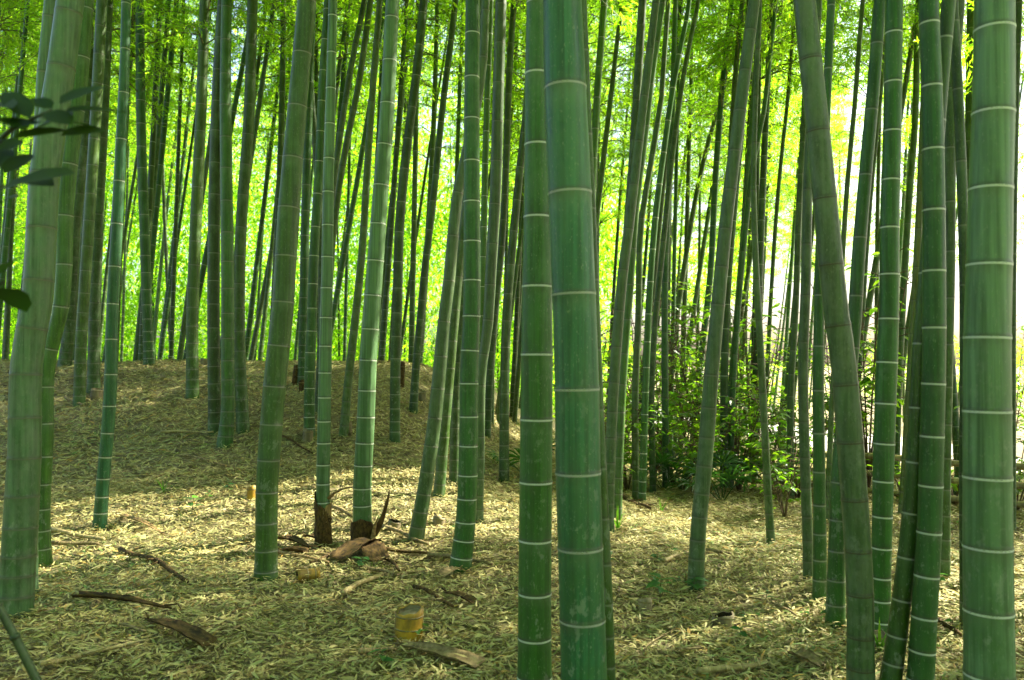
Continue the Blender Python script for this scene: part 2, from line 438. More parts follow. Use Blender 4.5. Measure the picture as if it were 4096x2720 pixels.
# sunlit spots on the litter: bamboo whose crowns stand in the sun's way there are thin-crowned or not planted
SUNSPOTS = [(ground_at(*p), q) for p, q in (((45, 512), .9), ((115, 518), 1.0), ((185, 526), .9), ((250, 540), .7), ((425, 522), .75),
                                            ((660, 553), .75), ((790, 562), .7), ((880, 612), .75), ((965, 650), .75))]
SUNSPOTS += [(at_depth(366, 430, 5.4), .75), (at_depth(363, 490, 5.4), .7), (at_depth(328, 470, 5.4), .65)]
def blocks_sun(x, y, lx, ly, Hh, rf=1.1):
    for p, q in SUNSPOTS:
        for zz in (.45, .55, .65, .75, .85, .95):
            z = zz * Hh; t = (z - p[2]) / SUN_DIR.z
            dx = p[0] + SUN_DIR.x * t - (x + lx * z); dy = p[1] + SUN_DIR.y * t - (y + ly * z)
            if dx * dx + dy * dy < (q * rf * (1.35 - zz * .6)) ** 2: return True
    return False
COL = {'green': (.050, .150, .028), 'deep': (.034, .115, .028), 'waxy': (.115, .215, .105), 'grey': (.095, .145, .070),
       'olive': (.070, .125, .018), 'dark': (.042, .080, .016), 'lime': (.085, .195, .028), 'pale': (.15, .27, .12), 'blue': (.048, .150, .058),
       'yellow': (.16, .18, .03)}
COL = {k: (v[0] * .56, v[1] * .66, v[2] * .52) for k, v in COL.items()}
COL['pale'] = (.115, .215, .095); COL['waxy'] = (.080, .155, .074); COL['blue'] = (.026, .098, .038); COL['lime'] = (.055, .135, .016)
BAMBOO = []        # (x, y, top x, top y, z crown, H) used to keep sun gaps open
def gen_nodes(z0, z1, first=.08, maxs=.32, k=.021, g=None):
    out = []; z = z0; s = first
    while z < z1:
        z += s * (1 + (g or random).uniform(-.06, .06)); out.append(z); s = min(maxs, s + k)
    return out
def bamboo(label, pts, col='green', white=.0, c=0.0, near=1, nodes=None, group=None, crown=True, height=None, cstart=None, maxs=.32, first=.085, light=False):
    P = [zp(s) for s in pts.split(';')]
    P.sort(key=lambda p: -p[1])
    b = P[0]; g0 = ground_at(b[0], b[1]); y0, z0 = g0[1], g0[2]
    pos = []; rad = []
    for X, Y, W in P:
        d = ray(X, Y); t = (y0 + c * (EYE - z0)) / (d[1] - c * d[2])
        pos.append(t * d); pos[-1][2] += EYE
        dep = t * (d[1] * math.cos(PITCH) + d[2] * math.sin(PITCH)); rad.append(W / 2 * dep / F)
    pos = np.array(pos); rad = np.array(rad)
    zt = pos[-1][2]; Htop = height or max(zt + 2.0, 10.5 + random.uniform(0, 2.5))
    zn = np.linspace(z0 - .08, Htop, 160)
    x = smooth_curve(pos[:, 2], pos[:, 0], zn); yv = smooth_curve(pos[:, 2], pos[:, 1], zn)
    over = np.clip((zn - zt) / max(Htop - zt, .1), 0, 1)
    slope = (pos[-1][0] - pos[0][0]) / (zt - z0); cap = np.clip(slope, -.18, .18)
    xi = np.interp(zt, zn, x); x = np.where(zn > zt, xi + (zn - zt) * cap + .5 * over ** 2 * np.sign(cap + .01), x)
    r = np.interp(zn, pos[:, 2], rad); r = np.where(zn > zt, rad[-1] * (1 - .93 * over ** 1.15), r)
    r = r * (1 + .10 * np.exp(-(zn - z0) / .10))
    bx, by = float(np.interp(z0, zn, x)), float(np.interp(z0, zn, yv))
    if nodes:
        rows = sorted([float(s) / ZX + (340 if k == 'B' else 0) for k, lst in (('T', nodes.split('|')[0]), ('B', nodes.split('|')[1])) for s in lst.split()], reverse=True)
        rowz = EYE + (340 - (np.array([F * ((zz - EYE) * math.cos(PITCH) - yy * math.sin(PITCH)) / (yy * math.cos(PITCH) + (zz - EYE) * math.sin(PITCH)) for zz, yy in zip(zn, yv)]))) * 0
        sc = np.array([340 - F * ((zz - EYE) * math.cos(PITCH) - yy * math.sin(PITCH)) / (yy * math.cos(PITCH) + (zz - EYE) * math.sin(PITCH)) for zz, yy in zip(zn, yv)])
        nz = [float(np.interp(-q, -sc, zn)) for q in rows]
        gap = nz[1] - nz[0]; lowz = []; z = nz[0] - gap * .93; s = gap * .93
        while z > z0 + .03: lowz.append(z); s = max(.05, s * .93); z -= s
        gap2 = nz[-1] - nz[-2]
        nz = lowz[::-1] + nz
        z = nz[-1] + gap2
        while z < Htop: nz.append(z); z += min(gap2, .32)
        nl = nz
    else:
        nl = gen_nodes(z0 + .02, Htop, first, maxs)
    root = thing('bamboo', label, 'bamboo', (bx, by, z0), group)
    seg = {2: 30, 1: 18, 0: 10}[near]
    v, f, nd = culm_geometry(zn, x - bx, yv - by, r, nl if near else nl, seg, near)
    v[:, 2] -= z0
    jit = random.uniform(.88, 1.12); cc = COL[col]
    color = (cc[0] * jit * random.uniform(.92, 1.08), cc[1] * jit, cc[2] * jit * random.uniform(.9, 1.1), white)
    cu = obj('culm', mesh('culm', v, f, [CULM], True, nd), root, color=color)
    if near >= 1:
        ztopview = EYE + y0 * .56 + .3
        for n in nl:
            if n > ztopview or n < z0 + .02: continue
            rr = float(np.interp(n, zn, r)); o = obj('node_ring', RINGME, cu)
            tx = (np.interp(n + .05, zn, x) - np.interp(n - .05, zn, x)) / .1; ty = (np.interp(n + .05, zn, yv) - np.interp(n - .05, zn, yv)) / .1
            q = Vector((0, 0, 1)).rotation_difference(Vector((tx, ty, 1)).normalized()) @ Matrix.Rotation(random.uniform(0, 6.28), 3, 'Z').to_quaternion()
            o.rotation_mode = 'QUATERNION'; o.rotation_quaternion = q
            o.location = (np.interp(n, zn, x) - bx, np.interp(n, zn, yv) - by, n - z0 - .004)
            hh = (.0016 + .016 * rr) * random.uniform(.75, 1.15) * (1.0 if white > .3 else .6)
            o.scale = (rr, rr, hh)
            w = white * random.uniform(.8, 1.1)
            o.color = (.06 + .36 * w, .065 + .41 * w, .03 + .32 * w, 1)
    if crown:
        zc = cstart or max(.46 * Htop, 4.6); zc = min(zc, Htop - 3)
        open_ = blocks_sun(bx, by, cap, c, Htop)
        me = random.choice(LIGHTC if light or open_ else CROWNS); o = obj('crown', me, root)
        xa, xb = np.interp(zc, zn, x), np.interp(Htop - .1, zn, x); ya, yb = np.interp(zc, zn, yv), np.interp(Htop - .1, zn, yv)
        ax = Vector((xb - xa, yb - ya, Htop - zc)); o.rotation_mode = 'QUATERNION'
        o.rotation_quaternion = Vector((0, 0, 1)).rotation_difference(ax.normalized()) @ Matrix.Rotation(random.uniform(0, 6.28), 3, 'Z').to_quaternion()
        o.location = (xa - bx, ya - by, zc - z0); s = ax.length / 6.4; wd_ = .33 if open_ else .9 + .1 * s; o.scale = (wd_, wd_, s)
    BAMBOO.append((bx, by))
    return root, (zn, x, yv, r, z0)

S1 = 'bamboo culms standing on the littered slope'
# --- left
bamboo('thick grey-green waxy bamboo behind the dark leafy branch', 'T1 325 0 115;T1 285 300 118;T1 215 750 125;T1 152 1500 128;B1 138 0 130;B1 112 550 138;B1 92 900 145;B1 70 1275 140', 'waxy', .12, .03, 2,
       '60 310 555 800 1050 1290 1510|155 355 540 715 860 990 1080 1175 1250')
bamboo('green bamboo close behind the thick grey-green waxy one', 'T1 400 0 62;T1 370 350 68;T1 305 900 72;T1 265 1500 66;B1 232 50 62;B1 213 470 62;B1 198 800 62;B1 205 1040 62', 'lime', .5, .02, 1)
bamboo('slim bamboo mostly hidden behind the thick grey-green waxy one', 'T1 240 0 62;T1 205 340 62;T1 180 900 60;T1 150 1500 60;B1 140 1180 62', 'waxy', .2, .03, 1)
bamboo('dull green bamboo on the crest beside the dark leafy branch', 'T1 180 0 50;T1 152 400 53;T1 108 1000 58;T1 78 1500 60;B1 55 82 57', 'grey', .1, .0, 1)
bamboo('bamboo with a pale cut stump at its foot on the slope', 'T1 500 0 40;T1 478 500 46;T1 452 1000 50;T1 436 1500 53;B1 432 240 56', 'dark', .2, .0, 1)
bamboo('olive bamboo on the slope beside the one with a pale stump', 'T1 470 0 46;T1 455 300 48;T1 425 800 48;T1 392 1300 48;B1 372 60 50;B1 365 300 50', 'olive', .25, 0, 1)
bamboo('dark bamboo standing on the slope crest behind the waxy one', 'T1 415 0 40;T1 385 700 45;T1 345 1050 50;T1 320 1500 54;B1 297 125 56', 'dark', .15, 0, 1)
bamboo('slender pale green bamboo leaning over the sunny litter patch', 'T1 582 0 40;T1 575 300 42;T1 556 700 47;T1 536 1100 50;T1 516 1500 52;B1 512 150 56;B1 497 420 56;B1 478 620 56;B1 460 865 58', 'blue', .8, .02, 1)
bamboo('curved dark bamboo standing on the crest of the slope', 'T1 645 0 36;T1 648 400 40;T1 655 750 42;T1 668 1100 43;T1 681 1500 45;B1 688 118 48', 'deep', .6, 0, 1)
bamboo(None or 'dark bamboo leaning right across the curved crest bamboo', 'T1 690 0 34;T1 655 300 36;T1 612 650 36;T1 585 1000 36;T1 560 1300 36;B1 545 60 36', 'dark', .1, 0, 0, group=S1)
bamboo('olive bamboo on the bare slope left of the clump of three', 'T1 945 0 44;T1 928 500 48;T1 905 1000 52;T1 887 1500 54;B1 888 265 55', 'olive', .3, 0, 1)
bamboo('front bamboo of the clump of three on the slope', 'T1 1045 0 46;T1 1040 400 50;T1 1044 800 54;T1 1050 1300 57;B1 1050 100 58;B1 1050 330 60;B1 1036 490 68', 'green', .25, 0, 1)
bamboo('dark shaded bamboo of the clump of three on the slope', 'T1 1030 0 48;T1 1008 350 52;T1 992 800 54;T1 985 1300 55;B1 990 430 56', 'dark', .3, 0, 1)
bamboo('rear bamboo of the clump of three on the slope', 'T1 1165 0 46;T1 1145 600 50;T1 1115 1000 50;T1 1103 1500 52;B1 1108 150 54;B1 1122 425 58', 'olive', .2, 0, 1)
# --- middle left
bamboo('thick dark green bamboo left of the two sheathed shoots', 'T2 235 0 83;T2 190 500 87;T2 150 960 95;T2 116 1500 100;B2 97 100 103;B2 70 400 102;B2 50 700 100;B2 48 950 98;B2 45 1110 102', 'olive', .3, .02, 2,
       '5 245 488 725 955 1178 1390|22 210 385 550 698 840 965 1060')
SH1 = bamboo('slim young pale bamboo wrapped in brown sheaths at its foot', 'T2 355 0 40;T2 345 400 44;T2 335 800 50;T2 327 1300 54;B2 320 50 58;B2 314 400 60;B2 309 700 62;B2 310 950 66', 'pale', 1.0, .0, 2,
       '70 240 405 568 728 882 1035 1182 1325 1462|25 148 262 372 472 572 660 745 825')
SH2 = bamboo('young pale bamboo with a bright sunlit edge and curled sheath', 'T2 630 0 62;T2 602 550 68;T2 570 950 72;T2 545 1300 76;B2 520 50 78;B2 505 400 82;B2 490 700 84;B2 490 850 86;B2 490 945 90', 'pale', 1.0, .0, 2,
       '80 278 475 665 852 1030 1200 1360 1515|90 230 352 472 575 680 760 850')
D1 = bamboo('mid green bamboo with white rings beside the fallen stick', 'T2 1000 0 66;T2 995 600 72;T2 996 1100 78;T2 993 1500 82;B2 985 100 85;B2 980 500 88;B2 966 850 92;B2 940 1070 98', 'green', .95, .02, 2,
       '153 355 545 740 927 1110 1290 1455|45 197 350 485 620 728 835 918 998')
bamboo('paired bamboo leaning right behind the slim sheathed shoot', 'T2 502 0 26;T2 440 300 27;T2 392 600 28;T2 340 1000 29;T2 305 1450 30;B2 285 340 32', 'dark', .15, 0, 0, group=S1)
bamboo('second of the paired bamboo leaning right behind the sheathed shoot', 'T2 528 0 28;T2 472 400 29;T2 410 700 30;T2 365 1000 30;T2 330 1450 31;B2 300 300 32', 'olive', .15, 0, 0, group=S1)
bamboo('white ringed bamboo on the slope behind the slim sheathed shoot', 'T2 332 0 34;T2 310 350 38;T2 287 850 41;T2 266 1200 44;T2 255 1560 46;B2 250 100 48;B2 245 455 50', 'green', .9, 0, 1)
bamboo('dark bamboo on the slope beside the white ringed one', 'T2 248 400 36;T2 230 900 40;T2 220 1400 42;B2 212 205 42', 'deep', .5, 0, 0, group=S1)
bamboo('bamboo crossing to the left against its leaning neighbours', 'T2 242 0 28;T2 252 400 30;T2 278 720 32;T2 300 1200 33;B2 305 160 34', 'dark', .2, 0, 0)
bamboo('slim bamboo on the slope next to a short stump', 'T2 572 0 28;T2 532 500 32;T2 512 800 33;T2 490 1150 35;T2 455 1500 37;B2 420 250 40;B2 404 440 42', 'olive', .1, 0, 1)
bamboo('straight dark bamboo on the slope right of the curled sheath', 'T2 775 0 38;T2 745 300 40;T2 700 650 42;T2 665 1000 44;T2 650 1500 46;B2 645 50 47;B2 640 470 48', 'dark', .35, 0, 1)
bamboo('bamboo on the slope with a pale stump behind it', 'T2 908 120 28;T2 860 500 30;T2 820 900 32;T2 778 1250 34;T2 750 1560 35;B2 740 100 36;B2 725 330 39', 'dark', .3, 0, 1)
bamboo('grey leaning bamboo crossing behind the white ringed green one', 'T2 1062 0 36;T2 1040 350 42;T2 985 640 48;T2 930 900 51;T2 890 1300 56;T2 865 1500 58;B2 850 100 62;B2 820 400 65;B2 776 700 67;B2 735 930 70', 'grey', .2, 0, 2)
bamboo('olive bamboo rising to the right behind the grey leaning one', 'T2 1040 200 40;T2 985 800 44;T2 930 1300 46;B2 900 60 48;B2 870 400 50;B2 843 722 52', 'olive', .15, 0, 1)
bamboo('dark bamboo between the olive one and the white ringed one', 'T2 1030 200 36;T2 985 900 40;T2 950 1400 44;B2 925 200 46;B2 914 660 47', 'dark', .15, 0, 1)
bamboo('grey-green bamboo standing just behind the white ringed green one', 'T2 1130 0 52;T2 1116 500 53;T2 1106 850 54;T2 1086 1200 52;T2 1062 1560 48;B2 1046 100 44;B2 1034 500 41;B2 1027 845 42', 'grey', .2, 0, 1)
bamboo('slim bright green bamboo seen past the white ringed one', 'T2 1080 120 28;T2 1062 600 29;T2 1048 1200 31;B2 1035 300 33;B2 1038 610 34', 'lime', .9, 0, 1)
bamboo('bamboo on the low shoulder of the slope', 'T2 1170 300 30;T2 1135 1100 33;B2 1085 50 35;B2 1064 450 37', 'dark', .3, 0, 0, group=S1)
bamboo('dark bamboo leaning behind the two thick foreground culms', 'T3 75 450 34;T3 40 750 36;T3 5 1100 38;T2 1160 1400 42;B2 1147 200 44;B2 1144 650 46', 'dark', .25, 0, 1)
# --- centre foreground
bamboo('thickest deep green bamboo rising past the frame in the foreground', 'T3 232 0 176;T3 245 400 195;T3 267 890 200;T3 285 1350 202;B3 294 0 202;B3 300 220 206;B3 305 600 208;B3 315 950 208;B3 325 1280 210;B3 332 1568 212;B3 336 1940 220', 'blue', .55, .0, 2,
       '-70 400 885 1350|220 605 950 1280 1590')
bamboo('thick white ringed bamboo paired with the thickest deep green one', 'T3 118 0 100;T3 115 400 112;T3 118 850 124;T3 116 1300 138;B3 115 50 147;B3 110 640 150;B3 105 1160 152;B3 104 1568 152;B3 104 1650 156', 'green', 1.0, .0, 2,
       '8 335 662 995 1315|60 360 648 915 1160 1365 1545')
bamboo('slim bamboo hugging the back of the thickest deep green one', 'T3 325 0 38;T3 345 500 40;T3 372 1100 42;B3 400 300 46;B3 422 800 50;B3 442 1300 54;B3 450 1640 58', 'olive', .2, 0, 1)
bamboo('dark half of the crossed pair right of the thickest bamboo', 'T3 602 0 38;T3 582 350 39;T3 560 700 39;T3 530 1100 40;T3 510 1400 40;B3 475 400 42;B3 462 800 44', 'dark', .1, 0, 1)
bamboo('grey-green half of the crossed pair with a sunlit edge', 'T3 665 0 34;T3 622 350 38;T3 580 700 42;T3 545 1000 46;T3 507 1300 48;T3 485 1560 49;B3 478 80 50;B3 455 500 50;B3 447 780 48;B3 446 895 50', 'grey', .15, .01, 1)
bamboo('olive green bamboo with a bright grass sprout at its foot', 'T3 697 0 28;T3 652 300 30;T3 610 650 32;T3 572 950 34;T3 546 1300 36;T3 530 1500 37;B3 513 150 39;B3 495 500 41;B3 484 835 44', 'lime', .2, .01, 1)
bamboo('slim bright bamboo emerging behind the thickest deep green one', 'T3 427 0 32;T3 396 400 33;T3 376 750 33;T3 365 1100 33;B3 340 300 34;B3 330 700 35', 'lime', .5, 0, 1)
R1 = 'slim bamboo at the edge of the undergrowth'
bamboo('white ringed slim bamboo nearest the trampled clearing', 'T3 815 40 22;T3 752 350 25;T3 700 700 27;T3 662 1000 29;T3 632 1400 31;B3 617 200 32;B3 600 755 35', 'green', .9, 0, 1, group=R1)
bamboo('dark slim bamboo standing right of the white ringed slim one', 'T3 858 20 20;T3 800 300 22;T3 742 700 25;T3 700 1100 27;T3 660 1500 27;B3 645 200 28;B3 650 710 30', 'dark', .15, 0, 1, group=R1)
bamboo('slim bamboo with a drooping fan palm at its foot', 'T3 740 560 26;T3 722 900 28;T3 706 1300 30;B3 705 100 32;B3 711 690 34', 'deep', .2, 0, 1, group=R1)
bamboo('brownish slim bamboo left of the white ringed slim one', 'T3 690 450 25;T3 650 700 27;T3 600 1000 29;T3 582 1500 31;B3 570 200 32;B3 572 742 33', 'olive', .15, 0, 1, group=R1)
bamboo(None or 'slim bamboo leaning behind the grey bamboo with rough skin', 'T3 1012 20 24;T3 970 400 27;T3 940 800 28;T3 912 1300 29;B3 870 100 30;B3 822 600 31', 'blue', .6, 0, 1, group=R1)
bamboo('grey bamboo with rough skin standing alone on the open litter', 'T3 1118 0 52;T3 1085 250 55;T3 1040 600 57;T3 990 1000 60;T3 960 1300 62;T3 936 1560 63;B3 925 100 67;B3 890 550 71;B3 862 850 71;B3 850 1050 72;B3 849 1160 74', 'grey', .15, .0, 2,
       '140 325 510 695 875 1055 1230 1405|160 310 448 578 705 812 918 1005 1085')
bamboo('dark slim bamboo touching the grey rough skinned one', 'T3 1062 0 22;T3 1030 350 24;T3 1008 700 25;T3 990 1200 27;B3 945 100 28;B3 895 640 30', 'dark', .1, 0, 0, group=R1)
bamboo('thin curved brown bamboo right of the grey rough skinned one', 'T3 1142 50 22;T3 1122 500 23;T3 1114 850 25;T3 1124 1200 28;T3 1143 1550 31;B3 1152 150 32;B3 1166 420 33;B4 5 800 36;B4 14 940 38', 'olive', .1, 0, 1)
bamboo('white ringed slim bamboo beside a spiky fan palm', 'T3 1058 600 29;T3 1020 1000 32;T3 996 1300 34;B3 982 60 35;B3 977 690 38', 'dark', .8, 0, 1, group=R1)
bamboo('slim bamboo leaning far right behind the fan palm', 'T3 1168 480 22;T3 1106 800 24;T3 1078 1050 25;T3 1045 1400 26;B3 1028 60 27;B3 1004 690 29', 'deep', .2, 0, 1, group=R1)
bamboo('slender bamboo slanting strongly right above the undergrowth', 'T3 950 500 20;T3 900 680 21;T3 850 900 23;T3 800 1200 25;T3 746 1560 27;B3 690 560 28', 'dark', .1, 0, 0, group=R1)
# --- right
bamboo('dark rough bamboo leaning left in front of the bright clearing', 'T4 168 0 98;T4 196 270 100;T4 230 600 103;T4 260 900 106;T4 291 1220 109;T4 321 1490 111;B4 335 0 110;B4 357 200 112;B4 378 460 117;B4 400 740 117;B4 415 970 117;B4 424 1170 118;B4 428 1568 118;B4 430 1650 122', 'grey', .0, .0, 2,
       '270 600 910 1215 1495|200 465 730 965 1165 1360 1505')
bamboo('grey-green bamboo passing behind the dark left-leaning one', 'T4 517 0 54;T4 487 400 56;T4 450 800 57;T4 416 1200 59;T4 393 1560 62;B4 370 200 66;B4 330 620 72;B4 318 950 76;B4 310 1325 84', 'green', .3, .0, 2)
bamboo('bright green bamboo with white rings and young grass at its foot', 'T4 582 0 75;T4 573 600 78;T4 562 1000 82;T4 556 1500 86;B4 549 100 92;B4 535 500 92;B4 528 800 88;B4 522 1090 84;B4 520 1375 84', 'green', 1.0, .0, 2,
       '148 375 600 825 1045 1260 1465|97 287 472 645 808 953 1090 1195')
bamboo('deep green upright bamboo with pale rings beside the thick one', 'T4 740 0 85;T4 755 400 90;T4 763 800 95;T4 766 1250 98;B4 765 100 101;B4 756 450 103;B4 745 850 105;B4 722 1250 110;B4 703 1568 112;B4 696 1660 114', 'deep', .9, .0, 2,
       '103 393 683 963 1243 1505|195 437 665 880 1080 1270 1425 1560')
bamboo('leaning olive bamboo crossing behind the deep green upright one', 'T4 790 500 62;T4 745 1100 66;B4 700 60 70;B4 680 500 74;B4 655 850 78;B4 614 1220 84;B4 566 1568 90;B4 556 1630 92', 'olive', .55, .0, 2)
bamboo('dull green bamboo framed between the two thick culms', 'T4 872 0 68;T4 846 430 62;T4 838 800 52;T4 842 1100 42;B4 832 60 42;B4 820 600 44;B4 812 1100 50', 'olive', .2, 0, 1)
bamboo('dark bamboo leaning left into the thick white ringed one', 'T4 852 0 44;T4 872 350 45;T4 893 800 45;T4 905 1300 42;B4 905 100 38;B4 900 700 34;B4 905 1320 36', 'dark', .2, 0, 1)
bamboo('thickest pale green white ringed bamboo by the fence', 'T4 1045 0 166;T4 1040 500 176;T4 1027 870 182;T4 1020 1220 188;T4 1011 1550 194;B4 1010 100 196;B4 1012 620 202;B4 1013 950 205;B4 1017 1240 207;B4 1020 1568 210;B4 1022 1980 222', 'waxy', 1.0, .0, 2,
       '130 515 865 1215 1550|320 625 945 1240 1535')
bamboo('slim bamboo beside the fence right of the thickest pale one', 'T4 1155 0 34;T4 1142 400 34;T4 1132 900 34;T4 1126 1500 33;B4 1126 400 32;B4 1125 900 34', 'dark', .2, 0, 1)
bamboo('dark slim bamboo just left of the thickest pale one', 'T4 938 0 36;T4 930 500 37;T4 920 900 37;T4 912 1400 37;B4 895 500 36;B4 868 720 37', 'dark', .3, 0, 1)
bamboo('shiny green slim bamboo left of the dark left-leaning one', 'T4 292 0 34;T4 276 350 37;T4 256 800 41;T4 240 1200 44;T4 234 1560 47;B4 232 150 49;B4 236 600 54;B4 240 1200 63', 'green', .4, 0, 1)
bamboo('dull slim bamboo beside the shiny green slim one', 'T4 236 0 28;T4 208 400 36;T4 185 800 42;T4 175 1300 45;B4 162 100 45;B4 168 500 46;B4 182 900 46;B4 186 1110 44', 'grey', .1, 0, 1)
bamboo('slim bamboo among the leaves left of the clearing', 'T4 168 520 27;T4 146 900 28;T4 126 1450 29;B4 107 200 30;B4 105 740 32', 'dark', .2, 0, 1)
bamboo('yellowish bamboo standing at the low fence', 'T4 718 480 30;T4 702 900 32;T4 682 1300 34;B4 662 100 37;B4 640 500 40;B4 622 815 42', 'yellow', .2, 0, 1)
bamboo('slender bamboo beyond the bright green white ringed one', 'T4 690 100 26;T4 676 600 28;T4 652 900 29;T4 634 1200 30;B4 605 150 31;B4 590 640 32', 'olive', .2, 0, 1)
bamboo('thin dark bamboo beside the grey-green passing one', 'T4 525 380 19;T4 474 900 21;T4 436 1450 23;B4 418 200 24;B4 415 640 26', 'dark', .1, 0, 0)
bamboo('thin bamboo in the gap left of the grey-green passing one', 'T4 405 430 22;T4 362 900 23;T4 340 1250 24;B4 300 200 24;B4 272 840 26', 'olive', .1, 0, 0)
bamboo('thin pale bamboo slanting behind the undergrowth leaves', 'T4 92 450 18;T4 50 850 19;T4 12 1400 20;B3 1175 200 21;B3 1150 620 22', 'olive', .1, 0, 0)

# --- background bamboo: shared meshes, one thing each
def bg_meshes():
    out = []
    for k in range(8):
        Hh = 12.0; z = np.linspace(-.1, Hh, 60); t = np.clip(z / Hh, 0, 1)
        bend = rng.uniform(-.25, .45); wob = rng.uniform(-.06, .06)
        x = bend * t ** 2 + wob * np.sin(5 * t); y = rng.uniform(-.3, .3) * t ** 2
        r = .048 * (1 - .55 * t - .40 * t ** 3)
        v, f, nd = culm_geometry(z, x, y, r, gen_nodes(.05, Hh - .2, .09, .33), 9, 0)
        out.append((mesh('culm', v, f, [CULM], True, nd), bend))
    return out
BG = bg_meshes()
placed = [tuple(b) for b in BAMBOO]
def plant(x, y, sc, lx, ly, col, label, group, crown=True, light=False, zc=None, dense=False):
    k = random.randrange(len(BG)); me, bend = BG[k]
    root = thing('bamboo', label, 'bamboo', (x, y, H1(x, y)), group)
    q = Vector((0, 0, 1)).rotation_difference(Vector((lx, ly, 1)).normalized())
    j = random.uniform(.75, 1.2); cc = COL[col]
    cu = obj('culm', me, root, color=(cc[0] * j, cc[1] * j, cc[2] * j, random.choice((.05, .15, .6, .9))))
    rot = Matrix.Rotation(random.uniform(-.5, .5), 3, 'Z').to_quaternion()
    cu.rotation_mode = 'QUATERNION'; cu.rotation_quaternion = q @ rot; hs = random.uniform(.9, 1.15)
    cu.scale = (sc, sc, hs)
    if crown:
        Hh = 12 * hs; z0 = (zc or random.uniform(.36, .5)) * Hh
        o = obj('crown', random.choice(LIGHTC if light else DENSEC if dense else CROWNS), root)
        base = q @ (rot @ Vector((sc * bend * (z0 / Hh) ** 2, 0, z0)))
        o.location = base; o.rotation_mode = 'QUATERNION'
        o.rotation_quaternion = q @ rot @ Matrix.Rotation(random.uniform(-.3, .3) * 0 + .08 * bend, 3, 'Y').to_quaternion() @ Matrix.Rotation(random.uniform(0, 6.28), 3, 'Z').to_quaternion()
        s = (Hh - z0) / 6.4; o.scale = (.95, .95, s)
    placed.append((x, y))
def scatter(n, fn, label, group, mind=.42, cols=('dark', 'olive', 'green', 'deep', 'dark'), **kw):
    made = 0; tries = 0
    while made < n and tries < n * 60:
        tries += 1
        x, y = fn()
        if any((x - a) ** 2 + (y - b) ** 2 < mind ** 2 for a, b in placed): continue
        lx = random.gauss(.075, .05); ly = random.gauss(.0, .04)
        if blocks_sun(x, y, lx, ly, 12, 1.4 if kw.get('dense') else 1.1): continue
        plant(x, y, random.uniform(.75, 1.25) , lx, ly, random.choice(cols), label, group, **kw); made += 1
def fan(y0, y1, u0, u1):
    def f():
        y = y0 + (y1 - y0) * random.random(); return random.uniform(u0, u1) * y, y
    return f
scatter(70, fan(11.0, 19, -.72, -.05), 'slim dark bamboo in the dense grove beyond the slope crest', 'bamboo beyond the slope crest')
scatter(34, fan(19, 32, -.72, .05), 'distant thin bamboo far behind the slope crest', 'distant bamboo behind the crest')
scatter(30, fan(10.0, 18, -.04, .30), 'thin bamboo rising behind the shaded undergrowth', 'bamboo behind the undergrowth')
scatter(26, fan(18, 32, .0, .40), 'distant thin bamboo beyond the undergrowth', 'distant bamboo beyond the undergrowth', light=False)
scatter(17, fan(17, 33, .28, .68), 'thin bamboo at the rim of the bright clearing', 'bamboo at the rim of the clearing', zc=.40)
# unseen bamboo added just out of view to close the canopy against the sun
def side():
    y = random.uniform(2.0, 13); return .66 * y + random.uniform(.5, 8.5), y
scatter(48, side, 'unseen bamboo added out of view to shade the litter', 'added shading bamboo', mind=.6, dense=True)
scatter(9, fan(9.5, 14, .30, .60), 'tall slim bamboo near the fence and clearing, added to shade the slope', 'tall slim bamboo near the fence', dense=True, zc=.5)  # dense crowns set above the frame, added to shade the slope
# more unseen bamboo, added on the sunny side to shade the near floor
for X, Y in ((40, 600), (110, 585), (270, 590), (390, 585), (140, 660), (200, 600), (300, 640), (330, 590), (420, 660), (450, 590), (520, 640), (600, 600), (660, 660), (740, 620), (800, 670), (30, 660), (250, 440), (120, 440), (60, 470), (430, 460)):
    p = ground_at(X, Y); s0 = max(5.5, (.68 * p[1] - p[0]) / (math.sin(R(SUN_AZ)) - .68 * math.cos(R(SUN_AZ))) + .6)
    for s_ in (s0, s0 + 1.6):
        x, y = p[0] + math.sin(R(SUN_AZ)) * s_, p[1] + math.cos(R(SUN_AZ)) * s_
        zm = s_ * math.tan(R(SUN_EL)); x -= .075 * zm
        if zm > 12.5 or any((x - a) ** 2 + (y - b) ** 2 < .16 for a, b in placed) or x < .66 * y or blocks_sun(x, y, .075, 0, 12, .95): continue
        plant(x, y, random.uniform(.8, 1.2), .075, 0, 'olive', 'unseen bamboo added out of view to shade the litter', 'added shading bamboo', dense=True, zc=.36)
